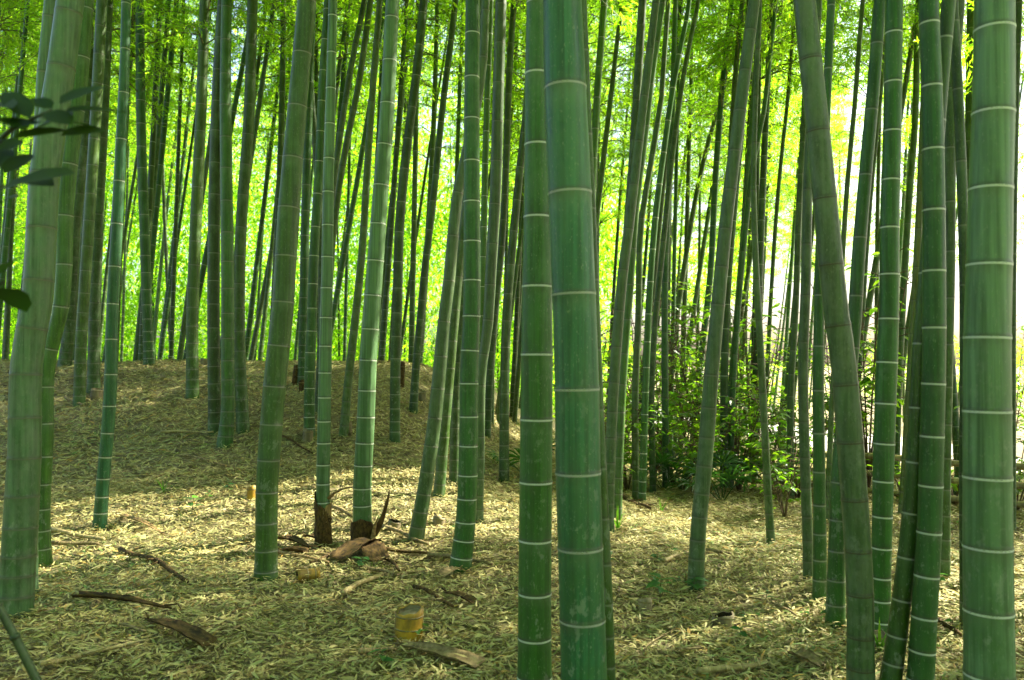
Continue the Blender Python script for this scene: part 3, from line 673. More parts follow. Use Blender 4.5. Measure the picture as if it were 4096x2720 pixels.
def surrounding():
    g = np.random.default_rng(21); n = 70000
    a = g.uniform(R(100), R(290), n); rr = np.sqrt(g.uniform(3.2 ** 2, 15 ** 2, n))     # unseen leaves behind and beside the viewer, added to screen off the sky
    x, y = rr * np.sin(a), rr * np.cos(a)
    z = gh(x, y) + 1.6 + g.uniform(0, 1, n) ** .8 * 10
    keep = (np.sin(x * 1.1 + 1.2 * np.sin(z * .7)) + np.sin(z * 1.2 + y * .9) + g.normal(0, .6, n)) > -.5
    P = np.stack([x, y, z], 1)[keep]; m = len(P); Ls = g.uniform(.2, .36, m)
    v, f, k = leaf_cloud(P, g.normal(0, 1, (m, 3)) + [0, 0, -.5], unit(np.array([0, 0, 1.]) + g.normal(0, .6, (m, 3))), Ls, Ls * .24, .2, .1)
    rn = np.repeat(g.uniform(0, 1, m), k); mb = MB()
    for q in range(40):
        b_ = g.uniform(R(100), R(290)); d = g.uniform(3.2, 14); px, py = d * math.sin(b_), d * math.cos(b_)
        mb.tube([(px, py, H1(px, py) - .1), (px + .4, py, 6), (px + 1, py, 11)], [.06, .045, .01], 6, 1)
    tv = np.concatenate(mb.v); tf = np.array([t for q in mb.f if len(q) == 4 for t in ((q[0], q[1], q[2]), (q[0], q[2], q[3]))])
    o = obj('added_sky_screen', mesh('added_sky_screen', np.concatenate([v, tv]), np.concatenate([f, tf + len(v)]), [LEAF, TWIG], False, {'rnd': np.concatenate([rn, np.zeros(len(tv))])}, np.concatenate([np.zeros(len(f)), np.ones(len(tf))])))
    tag(o, 'unseen bamboo leaf mass added around the viewpoint to screen the sky', 'grove', kind='stuff')
surrounding()

# ------------------------------------------------------------------ distant thicket (one mass)
def thicket():
    g = np.random.default_rng(5)
    n = 330000
    y = g.uniform(24, 44, n); u = g.uniform(-.95, .30, n); x = u * y
    gz = gh(x, y); top = 11.0 - 4.0 * np.clip((u + .05) / .35, 0, 1)
    z = gz + g.uniform(0, 1, n) * top
    cl = 1.1 * np.sin(x * .9 + 1.3 * np.sin(z * .8)) + 1.1 * np.sin(z * 1.4 + y * .5 + x * .35) + .8 * np.sin(x * 2.7 + y * 1.9) * np.sin(z * 3.1 + y) + g.normal(0, .35, n) - 1.1 * np.clip(u / .3, 0, 1)
    keep = (cl > -.7) & ~((u > .15) & (z < gz + 4.4))
    n2 = 9000; y2 = g.uniform(32, 46, n2); x2 = g.uniform(.28, .85, n2) * y2
    k2 = np.sin(x2 * .7) + np.sin(x2 * .31 + 1) > -.4; y2, x2 = y2[k2], x2[k2]; z2 = gh(x2, y2) + g.uniform(0, 1, len(x2)) ** 1.5 * 3.2
    P = np.concatenate([np.stack([x, y, z], 1)[keep], np.stack([x2, y2, z2], 1)]); m = len(P)
    D = g.normal(0, 1, (m, 3)) + np.array([0, 0, -.5]); Ls = g.uniform(.17, .33, m)
    v, f, k = leaf_cloud(P, D, unit(np.array([0, 0, 1.]) + g.normal(0, .6, (m, 3))), Ls, Ls * .26, .2, .1)
    o = obj('distant_thicket', mesh('distant_thicket', v, f, [LEAF], False, {'rnd': np.repeat(g.uniform(0, 1, m), k)}))
    tag(o, 'far leafy thicket glowing green behind the bamboo grove', 'thicket', kind='stuff')
thicket()

# ------------------------------------------------------------------ leaf litter
def litter():
    g = np.random.default_rng(11)
    def batch(n, d0, d1, amax, lmin, lmax, six):
        d = g.uniform(d0, d1, n); a = g.uniform(-amax, amax, n)
        x = d * np.sin(a); y = d * np.cos(a)
        e = .02
        gx = (gh(x + e, y) - gh(x - e, y)) / (2 * e); gy = (gh(x, y + e) - gh(x, y - e)) / (2 * e)
        nrm = unit(np.stack([-gx, -gy, np.ones(n)], 1))
        az = g.uniform(0, 2 * np.pi, n)
        D = np.stack([np.cos(az), np.sin(az), np.zeros(n)], 1)
        D = D - nrm * np.sum(D * nrm, 1)[:, None] + nrm * np.clip(g.normal(.07, .27, n), -.25, .9)[:, None]
        L = g.uniform(lmin, lmax, n) * (1 + .02 * d)
        z = gh(x, y) + .004 + np.abs(g.normal(0, .016, n))
        up = unit(nrm + g.normal(0, .38, (n, 3)))
        P = np.stack([x, y, z], 1) - D * L[:, None] * .5
        P[:, 2] = np.maximum(P[:, 2], gh(P[:, 0], P[:, 1]) - .002)
        w = L * g.uniform(.13, .21, n)
        v, f, k = leaf_cloud(P, D, up, L, w, .12, g.normal(0.0, .07, n)[:, None] if six else .03, six)
        patch = .10 * np.sin(x * 1.3 + 1.1 * np.sin(y)) + .07 * np.sin(y * 2.3 + x)
        return v, f, np.repeat(np.clip(g.beta(2.2, 2.0, n) + patch, 0, 1), k)
    A = batch(150000, 2.2, 7.5, .82, .028, .066, True)
    B = batch(190000, 6.8, 17, .80, .045, .085, False)
    v = np.concatenate([A[0], B[0]]); f = np.concatenate([A[1], B[1] + len(A[0])]); r = np.concatenate([A[2], B[2]])
    o = obj('leaf_litter', mesh('leaf_litter', v, f, [LITTER], False, {'rnd': r}))
    tag(o, 'pale dry bamboo leaves littering the whole forest floor', 'leaf litter', kind='stuff')
litter()

# ------------------------------------------------------------------ sheaths at the foot of the two young shoots
def sheath_sheet(w0, w1, L, curl, bend, nu=5, nv=9, ragged=.0, point=1.0, seed=0):
    """a curled leathery blade along +Y from the origin; w0 base width, curl = roll across, bend = arching"""
    g = random.Random(seed); v = []; f = []
    for j in range(nv):
        t = j / (nv - 1); w = (w0 + (w1 - w0) * t) * (1 - t ** 2.2 * point) + .003
        for i in range(nu):
            q = (i / (nu - 1) - .5) * 2; an = q * curl
            v.append((math.sin(an) / max(curl, .05) * w * .5 * 1.0, t * L + g.uniform(-1, 1) * ragged, (1 - math.cos(an)) / max(curl, .05) * w * .5 + bend * L * math.sin(math.pi * t) + g.uniform(-.004, .004)))
    for j in range(nv - 1):
        for i in range(nu - 1):
            a = j * nu + i; f.append((a, a + 1, a + nu + 1, a + nu))
    n = len(v)      # thickness
    v += [(x, y, z - .003) for x, y, z in v]
    f += [tuple(n + k for k in q)[::-1] for q in list(f)]
    rim = [i for i in range(nu)] + [j * nu + nu - 1 for j in range(1, nv)] + [(nv - 1) * nu + i for i in range(nu - 2, -1, -1)] + [j * nu for j in range(nv - 2, 0, -1)]
    for k in range(len(rim)):
        a, b = rim[k], rim[(k + 1) % len(rim)]; f.append((b, a, n + a, n + b))
    return v, f
def clasp(parent, prof, z0, z1, a0, a1, flare, m, seed, name='culm_sheath', tip=.5):
    """sheath wrapped round a culm between heights z0..z1 (above base) and angles a0..a1, with a slanted ragged point"""
    zn, x, y, r, zb = prof; g = random.Random(seed); nu, nv = 13, 8; v = []; f = []
    bx, by = np.interp(zb, zn, x), np.interp(zb, zn, y)
    for j in range(nv):
        t = j / (nv - 1)
        for i in range(nu):
            q = i / (nu - 1); a = a0 + (a1 - a0) * q
            top = z0 + (z1 - z0) * (1 - tip * abs(2 * q - 1) ** 1.3) + g.uniform(-.006, .006) * t
            z = z0 + (top - z0) * t
            rr = np.interp(z + zb, zn, r) * (1.05 + flare * t ** 2 * (.6 + .4 * math.sin(q * 9 + seed))) + .004 + .004 * math.sin(a * 5 + z * 40)
            v.append((np.interp(z + zb, zn, x) - bx + rr * math.cos(a), np.interp(z + zb, zn, y) - by + rr * math.sin(a), z))
    for j in range(nv - 1):
        for i in range(nu - 1):
            k = j * nu + i; f.append((k, k + 1, k + nu + 1, k + nu))
    n = len(v); cen = [(np.interp(p[2] + zb, zn, x) - bx, np.interp(p[2] + zb, zn, y) - by) for p in v]
    v += [(c[0] + (p[0] - c[0]) * .965, c[1] + (p[1] - c[1]) * .965, p[2]) for p, c in zip(v, cen)]
    f += [tuple(n + k for k in q)[::-1] for q in list(f)]
    rim = list(range(nu)) + [j * nu + nu - 1 for j in range(1, nv)] + [(nv - 1) * nu + i for i in range(nu - 2, -1, -1)] + [j * nu for j in range(nv - 2, 0, -1)]
    for k in range(len(rim)):
        a, b = rim[k], rim[(k + 1) % len(rim)]; f.append((b, a, n + a, n + b))
    return obj(name, mesh(name, v, f, [m]), parent)
r1, p1 = SH1; r2, p2 = SH2
HP = math.pi / 2
clasp(r1, p1, -.03, .20, -HP - 2.6, -HP + 2.4, .05, SHEATH, 1)
clasp(r1, p1, .08, .27, -HP - 1.9, -HP + 1.6, .10, SHEATH, 2)
clasp(r1, p1, .12, .36, -HP - 3.0, -HP - .2, .16, SHEATH, 3)
clasp(r1, p1, .16, .31, -HP + .2, -HP + 2.9, .45, SHEATHP, 4)
clasp(r2, p2, -.03, .15, -HP - 2.4, -HP - .3, .08, SHEATH, 5)
clasp(r2, p2, .04, .185, -HP - 1.6, -HP + 1.7, .10, SHEATH, 6, tip=.35)
def peel(parent, prof, ang, w, L, tilt, curl, bend, m, seed, z=.0, out=.02):
    zn, x, y, r, zb = prof
    v, f = sheath_sheet(w, w * .8, L, curl, bend, seed=seed, ragged=.004)
    o = obj('culm_sheath', mesh('culm_sheath', v, f, [m]), parent)
    rr = float(np.interp(zb + z, zn, r)) + out
    o.location = (rr * math.cos(ang), rr * math.sin(ang), z)
    o.rotation_euler = (tilt, 0, ang - HP); return o
peel(r2, p2, -.15, .10, .32, R(74), 1.3, -.06, SHEATH, 7, .06, .03)
peel(r2, p2, -.55, .06, .22, R(84), 1.1, .05, SHEATHP, 8, -.02, .035)
peel(r1, p1, .05, .07, .17, R(28), .9, .10, SHEATHP, 9, .30, -.01)

# ------------------------------------------------------------------ fallen pieces on the litter
def flat_place(o, A, B, lift=0.0):
    d = Vector(B - A); L = d.length; yv = d.normalized(); n = Vector((0, 0, 1)); xv = yv.cross(n).normalized(); zv = xv.cross(yv)
    o.matrix_world = Matrix(((xv.x, yv.x, zv.x, A[0]), (xv.y, yv.y, zv.y, A[1]), (xv.z, yv.z, zv.z, A[2] + lift), (0, 0, 0, 1)))
def fallen_sheath(label, a, b, wpx, m, curl=1.1, bend=.03, seed=0, group=None, flip=False):
    A = ground_at(*zp(a)); B = ground_at(*zp(b)); L = float(np.linalg.norm(B - A)); w = wpx / ZX * A[1] / F * 2.6
    v, f = sheath_sheet(w * .9, w * 1.15, L, curl, bend, 7, 12, .006, .9, seed)
    if flip: v = [(x, y, -z + .35 * w) for x, y, z in v]
    root = thing('fallen_sheath', label, 'sheath', tuple(A), group)
    g = random.Random(seed)
    o = obj('blade', mesh('blade', v, f, [m]), root)
    # dried midline fold and tip tail
    mb = MB(); mb.tube([(0, L * .93, .01), (g.uniform(-.02, .02), L * 1.04, .02), (g.uniform(-.04, .04), L * 1.14, .012)], [.005, .003, .001], 5)
    obj('tip', mb.build('tip', [m]), root)
    flat_place(root, A, B, .034); return root
def stick(label, a, b, rpx, m, group=None, seed=0, nodes=True, bend=.02, lift=.0, twigs=0, name='fallen_stick'):
    A = ground_at(*zp(a)); B = ground_at(*zp(b)); L = float(np.linalg.norm(B - A)); r = rpx / ZX * A[1] / F
    g = random.Random(seed); n = 14
    t = np.linspace(0, 1, n); pts = np.stack([A + (B - A) * q for q in t]); side = np.array([-(B - A)[1], (B - A)[0], 0]) / L
    pts += side[None] * (bend * L * np.sin(np.pi * t) + .008 * L * np.sin(9 * t + seed))[:, None]
    pts[:, 2] = gh(pts[:, 0], pts[:, 1]) + r * .8 + .024 + lift + .008 * L * np.sin(7 * t + seed)
    rad = r * (1 - .35 * t) * (1 + .07 * np.array([g.uniform(-1, 1) for _ in t]))
    root = thing(name, label, 'stick', tuple(A), group)
    mb = MB(); mb.tube(pts - A, rad, 8); obj('shaft', mb.build('shaft', [m]), root)
    if nodes:
        for k in range(2, n - 1, 3):
            q = MB(); d = (pts[k + 1] - pts[k]) / np.linalg.norm(pts[k + 1] - pts[k])
            q.tube([pts[k] - A - d * .006, pts[k] - A, pts[k] - A + d * .006], [rad[k] * 1.0, rad[k] * 1.25, rad[k] * 1.0], 8); obj('node_ring', q.build('node_ring', [m]), root)
    for k in range(twigs):
        i = g.randrange(3, n - 2); q = MB(); dv = (B - A) / L * g.uniform(.5, 1) + side * g.choice([-1, 1]) * .6 + np.array([0, 0, g.uniform(.05, .3)])
        q.tube([pts[i] - A, pts[i] - A + dv * .08, pts[i] - A + dv * .17], [rad[i] * .5, rad[i] * .35, .001], 5); obj('twig', q.build('twig', [m]), root)
    return root
fallen_sheath('long dark curled sheath lying on the litter below the waxy bamboo', 'B1 345 1215', 'B1 790 1275', 24, SHEATH, 1.3, .02, 1)
fallen_sheath('broad brown sheath lying point down on the litter', 'B1 960 1450', 'B1 665 1322', 42, SHEATH, 1.0, .03, 2)
stick('pale fallen branch on the litter in the near left ground', 'B1 185 1535', 'B1 640 1432', 14, STICKP, seed=3, bend=.03, twigs=2)
stick('dark stick lying across the edge of the sunny litter', 'B1 560 988', 'B1 862 1140', 12, SHEATH, seed=4, twigs=2)
stick('pale split cane lying at the foot of the clump of three', 'B1 742 440', 'B1 985 440', 7, STICKP, seed=5)
stick('thin grey stick lying on the middle of the slope', 'B1 825 548', 'B1 1082 610', 5, STICK, seed=6)
stick('pale stick in the sunny litter beside the lime bamboo', 'B1 232 905', 'B1 480 950', 11, STICKP, seed=7)
stick('grey stick just beneath the pale one in sunny litter', 'B1 240 962', 'B1 455 968', 10, STICK, seed=8)
stick('short stick beside the olive bamboo on the slope', 'B1 300 280', 'B1 385 318', 6, STICK, seed=9)
fallen_sheath('sunlit orange sheath in the left litter patch', 'B1 560 830', 'B1 760 925', 12, SHEATHP, 1.0, .03, 10)
stick('pale split cane pointing at the yellow stump', 'B2 400 1200', 'B2 585 1112', 15, STICKP, seed=11, nodes=False)
stick('dark mossy stick lying behind the yellow stump', 'B2 730 1165', 'B2 905 1262', 10, SHEATH, seed=12)
fallen_sheath('small dark pointed sheath right of the yellow stump', 'B2 1000 1245', 'B2 868 1195', 22, SHEATH, 1.0, .04, 13)
stick('gnarled ringed rhizome piece in front of the yellow stump', 'B2 475 1478', 'B2 640 1468', 14, STICK, seed=14)
fallen_sheath('wide grey sheath fallen in front of the yellow stump', 'B2 1030 1545', 'B2 640 1440', 48, STICK, .8, .02, 15)
stick('bundle stick at the foot of the slim sheathed shoot', 'B2 105 1000', 'B2 335 1050', 9, SHEATHP, seed=16, bend=-.02)
stick('pale twig crossing the bundle at the sheathed shoot', 'B2 130 1015', 'B2 360 1010', 6, STICKP, seed=17)
stick('dark stick behind the slim sheathed shoot', 'B2 355 790', 'B2 455 840', 9, STICK, seed=18)
fallen_sheath('large forked brown sheath propped below the curled one', 'B2 385 1040', 'B2 575 950', 46, SHEATH, .7, .07, 19)
fallen_sheath('torn brown sheath spreading below the young shoots', 'B2 560 1045', 'B2 500 955', 50, SHEATH, .6, .06, 20)
stick('dark stick running from the sheaths to the open litter', 'B2 545 980', 'B2 665 1095', 9, SHEATH, seed=21)
fallen_sheath('dark sheath lying left of the slim sheathed shoot', 'B2 110 940', 'B2 250 985', 24, SHEATH, 1.0, .05, 22)
stick('fallen stick at the foot of the white ringed green bamboo', 'B2 800 1012', 'B2 1085 1058', 12, STICK, seed=23, twigs=1)
stick('grey stick under the grey leaning bamboo', 'B2 585 880', 'B2 790 965', 10, STICK, seed=24)
stick('brown stick lying on the slope above the young shoots', 'B2 125 460', 'B2 260 540', 5, SHEATH, seed=25)
stick('thin stick on the slope beside the straight dark bamboo', 'B2 560 590', 'B2 680 625', 4, STICK, seed=26)
stick('dark sheath stick tangled by the undergrowth edge', 'B3 505 740', 'B3 640 800', 9, SHEATH, seed=27, twigs=3)
stick('bright split cane lying in the sunny litter', 'B3 700 1048', 'B3 785 1012', 12, STICKP, seed=28, nodes=False)
stick('long thin brown twig lying on the near litter', 'B3 560 1530', 'B3 765 1345', 4, STICK, seed=29, nodes=False, bend=.06)
stick('thick pale branch lying on the near litter', 'B3 855 1565', 'B3 1178 1528', 17, STICKP, seed=30, bend=-.04)
stick('thin cane lying beyond the hollow stump', 'B3 930 1175', 'B3 1150 1225', 6, STICK, seed=31)
stick('brown stick behind the hollow dark stump', 'B3 895 990', 'B3 1010 1010', 7, STICK, seed=32)
stick('dark stick lying between the two thick right bamboo', 'B4 770 1320', 'B4 890 1395', 11, SHEATH, seed=33)
stick('reddish stick in the dappled litter by the shiny bamboo', 'B4 20 1240', 'B4 130 1300', 7, STICK, seed=34)
fallen_sheath('mossy grey sheath on the near litter by the leaning bamboo', 'B4 120 1490', 'B4 260 1560', 40, STICK, 1.0, .05, 35)
fallen_sheath('curled brown sheath leaning on the debris by the log', 'B2 230 1010', 'B2 110 1000', 26, SHEATH, 1.2, .06, 36)
fallen_sheath('dark sheath lying under the bundle of sticks', 'B2 330 960', 'B2 215 930', 28, SHEATH, 1.0, .06, 37)
stick('long brown stick pointing from the shoots to the slope stump', 'B2 370 1000', 'B2 250 1055', 8, SHEATH, seed=38)
stick('brown stick crossing behind the forked sheath', 'B2 570 985', 'B2 790 1010', 9, SHEATH, seed=39)
stick('pale broken cane among the shoot debris', 'B2 260 1000', 'B2 365 1030', 8, SHEATHP, seed=40, nodes=False)
stick('dark stick in the litter left of the yellow stump', 'B2 500 1075', 'B2 640 1105', 9, STICK, seed=41)
fallen_sheath('grey brown sheath lying by the ringed bamboo base', 'B2 860 1120', 'B2 950 1080', 26, STICK, .9, .05, 42)
# extra small canes and sheaths strewn over the floor
for k in range(40):
    X = random.uniform(20, 1000); Y = random.uniform(455, 665); an = random.uniform(-.35, .35); ln = random.uniform(60, 170)
    z1 = 'B%d %f %f'
    kk = min(4, int(X // 256) + 1); px = (X - 256 * (kk - 1)) * ZX; py = (Y - 340) * ZX; sc_ = max(.35, (Y - 400) / 250)
    a = z1 % (kk, px, py); b = z1 % (kk, px + ln * sc_ * math.cos(an), py + ln * sc_ * math.sin(an))
    stick('small dry cane fragment strewn on the leaf litter', a, b, random.uniform(3, 7) * sc_ + .8, random.choice((STICK, STICKP, SHEATHP, STICK)), 'small cane fragments strewn on the litter', 60 + k, nodes=False, name='cane_fragment')

# ------------------------------------------------------------------ cut stumps
def stump(label, base, wpx, hpx, m, hollow=True, lean=0, inner=HOLLOW, cat='stump', group=None, seed=1, nrings=1):
    X, Y = zp(base)[:2]; A = ground_at(X, Y); r = wpx / ZX * A[1] / F / 2; h = hpx / ZX * A[1] / F
    g = random.Random(seed); seg = 22; root = thing('bamboo_stump', label, cat, tuple(A), group); root.rotation_euler = (0, lean, g.uniform(0, .4))
    zs = np.linspace(-.04, h, 9); v = []; f = []
    for j, z in enumerate(zs):
        for k in range(seg):
            a = 2 * math.pi * k / seg
            rr = r * (1.08 - .10 * (z + .04) / (h + .04)) * (1 + .012 * math.sin(3 * a) + .01 * math.sin(7 * a))
            zz = z + (g.uniform(-.004, .004) + .012 * math.sin(a + seed) if j == len(zs) - 1 else 0)
            v.append((rr * math.cos(a), rr * math.sin(a), zz))
    for j in range(len(zs) - 1):
        for k in range(seg):
            k2 = (k + 1) % seg; f.append((j * seg + k, j * seg + k2, (j + 1) * seg + k2, (j + 1) * seg + k))
    top = (len(zs) - 1) * seg; n = len(v)
    for k in range(seg): p = v[top + k]; v.append((p[0] * .82, p[1] * .82, p[2] - .001))
    for k in range(seg): k2 = (k + 1) % seg; f.append((top + k, top + k2, n + k2, n + k))
    obj('wall', mesh('wall', v, f, [m]), root)
    v2 = []; f2 = []; dep = h * .55 if hollow else .012
    for q in (0, 1):
        for k in range(seg): p = v[n + k]; v2.append((p[0] * (1 - .03 * q), p[1] * (1 - .03 * q), p[2] - .002 - dep * q))
    for k in range(seg): k2 = (k + 1) % seg; f2.append((k, k2, seg + k2, seg + k))
    f2.append(tuple(range(seg, 2 * seg)))
    obj('hollow', mesh('hollow', v2, f2, [inner], False), root)
    for i in range(nrings):
        zz = h * (.82 - .42 * i); rr = r * (1.08 - .10 * (zz + .04) / (h + .04))
        o = obj('node_ring', RINGME, root, (0, 0, zz), (.17, .115, .03, 1)); o.scale = (rr * 1.0, rr * 1.0, .0035)
    return root
stump('yellow cut bamboo stump with a green seedling in front', 'B2 703 1378', 128, 132, STUMPY, False, .04, STUMPG, nrings=2)
stump('dark hollow brown stump on the dappled litter', 'B3 972 1318', 98, 48, STUMPG, True, .10, seed=2)
stump('grey weathered stump beside the leafy seedling', 'B3 613 1258', 64, 60, STUMPG, False, .03, STUMPG, seed=3)
stump('low grey stump in the sunlight right of the grey leaning bamboo', 'B2 845 858', 60, 40, STUMPG, False, .05, STUMPG, seed=4)
stump('low hollow rotten stump right of the curled sheath', 'B2 640 872', 62, 36, STUMPG, True, .05, seed=5)
stump('pale cut stump at the foot of a bamboo on the slope', 'B1 448 268', 58, 40, STUMPG, False, .05, STUMPG, seed=6)
stump('pale short stump on the slope behind a slim bamboo', 'B2 768 290', 34, 52, STUMPG, False, .0, STUMPG, seed=7)
stump('short stump touching the slim bamboo on the slope', 'B2 428 435', 28, 52, STUMPG, False, .0, STUMPG, seed=8)
stump('brown stump peeping out behind the thick dark green bamboo', 'B1 1162 735', 44, 56, STUMPY, False, .0, STUMPG, seed=9)
stump('small stump on the crest beside the olive bamboo', 'B1 945 118', 36, 30, STUMPG, False, .0, STUMPG, seed=10)
stump('pale stump at the foot of the white ringed slope bamboo', 'B2 240 470', 46, 56, STUMPG, False, .0, STUMPG, seed=11)
stump('small low brown stump in the sunny litter by the grey bamboo', 'B3 970 1070', 44, 22, STUMPG, False, .0, STUMPG, seed=12)
stump('mossy stump at the foot of the white ringed bright bamboo', 'B4 512 1420', 62, 60, STUMPG, False, .0, STUMPG, seed=13)
stump('dark broken stump high on the slope crest', 'B2 182 205', 36, 90, SHEATH, True, .12, seed=14)
stump('dark jagged dead shoot beside the broken stump', 'B2 215 238', 30, 50, SHEATH, True, -.1, seed=15)
stump('thin dark dead shoot on the crest by the far bamboo', 'B2 672 215', 22, 110, SHEATH, True, .05, seed=16)
def log():
    A = ground_at(*zp('B2 190 1122')); B = ground_at(*zp('B2 292 1108')); d = B - A; L = float(np.linalg.norm(d)) * 1.0; r = 62 / ZX * A[1] / F / 2
    root = thing('cut_culm_log', 'short hollow cut bamboo log lying beside the thick dark bamboo', 'log', tuple(A))
    seg = 22; v = []; f = []; ys = np.linspace(0, L, 8)
    for j, y in enumerate(ys):
        for k in range(seg):
            a = 2 * math.pi * k / seg; rr = r * (1 + .01 * math.sin(3 * a) - .06 * j / 7); v.append((rr * math.cos(a), y, r * .9 + rr * math.sin(a)))
    for j in range(7):
        for k in range(seg): k2 = (k + 1) % seg; f.append((j * seg + k2, j * seg + k, (j + 1) * seg + k, (j + 1) * seg + k2))
    f.append(tuple(7 * seg + k for k in range(seg))[::-1]); n = len(v)
    for k in range(seg): a = 2 * math.pi * k / seg; v.append((r * .84 * math.cos(a), -.001, r * .9 + r * .84 * math.sin(a)))
    for k in range(seg): k2 = (k + 1) % seg; f.append((k, k2, n + k2, n + k))
    obj('wall', mesh('wall', v, f, [STUMPY]), root)
    v2 = []; f2 = []
    for q in (0, 1):
        for k in range(seg): a = 2 * math.pi * k / seg; v2.append((r * .83 * math.cos(a), .001 + q * L * .6, r * .9 + r * .83 * math.sin(a)))
    for k in range(seg): k2 = (k + 1) % seg; f2.append((k, k2, seg + k2, seg + k))
    f2.append(tuple(range(seg, 2 * seg))); obj('hollow', mesh('hollow', v2, f2, [HOLLOW], False), root)
    for y in (.45, .8):
        o = obj('node_ring', RINGME, root, (0, y * L, r * .9), (.15, .105, .03, 1)); rr = r * (1 - .06 * y); o.scale = (rr, rr, .0035); o.rotation_euler = (HP, 0, 0)
    flat_place(root, A, B, .0)
log()

# ------------------------------------------------------------------ undergrowth
def ovate(w=.42, full=False):
    """one leaf, unit length along +Y: 10 verts, folded and drooping"""
    v = []; f = []
    for t, q in (((0, .05), (.2, .8), (.5, 1.0), (.82, .72), (1, .04)) if full else ((0, .02), (.15, .6), (.4, 1.0), (.7, .7), (1, .02))):
        z = -.22 * t * t
        v += [(-w * .5 * q, t, z + .10 * q * w), (0, t, z), (w * .5 * q, t, z + .10 * q * w)]
    for j in range(4):
        for i in range(2): a = j * 3 + i; f.append((a, a + 1, a + 4, a + 3))
    return np.array(v), f
def leaves_into(mb, P, D, L, w, g, m=0, nv=None):
    bv, bf = ovate(w)
    for p, d, l in zip(P, D, L):
        d = np.asarray(d) / (np.linalg.norm(d) + 1e-9); up = np.array([g.gauss(0, .35), g.gauss(0, .35), 1.0])
        s_ = np.cross(d, up); s_ /= np.linalg.norm(s_) + 1e-9; u = np.cross(s_, d)
        mb.add(p + l * (bv[:, :1] * s_ + bv[:, 1:2] * d + bv[:, 2:] * u), bf, m, min(1, max(0, g.gauss(.5, .28))))
def shrub_parts(seed, h=1.0, spread=.5, nst=5, leaf=.085, w=.42, nl=26):
    g = random.Random(seed); st = MB(); fo = MB()
    for i in range(nst):
        a = g.uniform(0, 6.28); hh = h * g.uniform(.6, 1.05); sp = spread * g.uniform(.4, 1); tt = np.linspace(0, 1, 6)
        pts = np.stack([sp * math.cos(a) * tt ** 1.3, sp * math.sin(a) * tt ** 1.3, -.03 + hh * tt + .04 * np.sin(5 * tt + i)], 1)
        st.tube(pts, np.linspace(.009, .003, 6), 5)
        for b in range(int(nl / 4)):
            t = g.uniform(.25, 1); p = np.array([np.interp(t, tt, pts[:, k]) for k in range(3)]); ba = g.uniform(0, 6.28); bl = g.uniform(.10, .32) * h ** .5
            e = p + bl * np.array([math.cos(ba), math.sin(ba), g.uniform(-.1, .6)]); st.tube([p, (p + e) / 2 + [0, 0, .02], e], [.004, .003, .0015], 4)
            n = g.randint(4, 7)
            leaves_into(fo, [p + (e - p) * g.uniform(.3, 1.05) for _ in range(n)], [np.array([math.cos(ba + q), math.sin(ba + q), g.uniform(-.5, .25)]) for q in [g.uniform(-1.3, 1.3) for _ in range(n)]], [leaf * g.uniform(.6, 1.2) for _ in range(n)], w, g)
    return st.build('stem', [BARK]), fo.build('foliage', [SHRUBL], False)
SHRUBS = [shrub_parts(1, 1.3, .55, 7, .095, .42, 44), shrub_parts(2, 1.0, .6, 7, .085, .5, 40), shrub_parts(3, 1.7, .5, 6, .10, .38, 52), shrub_parts(4, .55, .4, 6, .07, .45, 22)]
def shrub(label, X, Y, k, sc, group=None, depth=None):
    A = ground_at(X, Y) if depth is None else np.array([(X - CX) / F * depth, depth, H1((X - CX) / F * depth, depth)])
    root = thing('shrub', label, 'shrub', tuple(A), group); root.rotation_euler = (0, 0, random.uniform(0, 6.28)); root.scale = (sc, sc, sc)
    obj('stem', SHRUBS[k][0], root); obj('foliage', SHRUBS[k][1], root)
G1 = 'leafy shrubs in the undergrowth behind the slim bamboo'
for X, Y, k, sc in ((592, 486, 2, 1.0), (608, 498, 0, .9), (628, 492, 1, 1.0), (655, 484, 2, 1.1), (674, 488, 0, 1.1), (690, 482, 2, 1.2), (706, 495, 1, 1.0), (738, 492, 0, 1.1), (752, 484, 2, 1.3), (770, 490, 1, 1.1), (735, 480, 2, 1.4), (700, 478, 2, 1.5), (660, 476, 2, 1.5)):
    shrub('broad leaved green shrub among the slim bamboo of the undergrowth', X, Y, k, sc, G1)
G2 = 'shrubs along the low fence'
shrub('tall leafy shrub behind the bright white ringed bamboo', 868, 492, 2, 1.55, G2)
shrub('low bright shrub at the yellowish bamboo by the fence', 905, 503, 3, 1.1, G2)
shrub('sunlit shrub spilling over the fence beside the thickest pale bamboo', 1016, 512, 0, .9, G2)
shrub('yellow-green shrub between the deep green and pale bamboo', 955, 505, 3, 1.25, G2)
shrub('small shrub by the stalks left of the shiny bamboo', 785, 520, 1, .75, G2)
shrub('dense low shrub left of the dull slim bamboo', 797, 500, 0, 1.0, G2)
shrub('leafy shrub rising in the gap behind the dark leaning bamboo', 838, 488, 2, 1.2, G2)
for X, d, k, sc in ((1010, 14, 2, 1.5), (720, 15, 0, 1.8), (640, 13, 2, 1.7), (610, 14, 0, 1.9), (680, 17, 2, 2.1)):
    shrub('big loose shrub beyond the fence and the slim bamboo', X, 0, k, sc, 'big shrubs beyond the undergrowth', d)
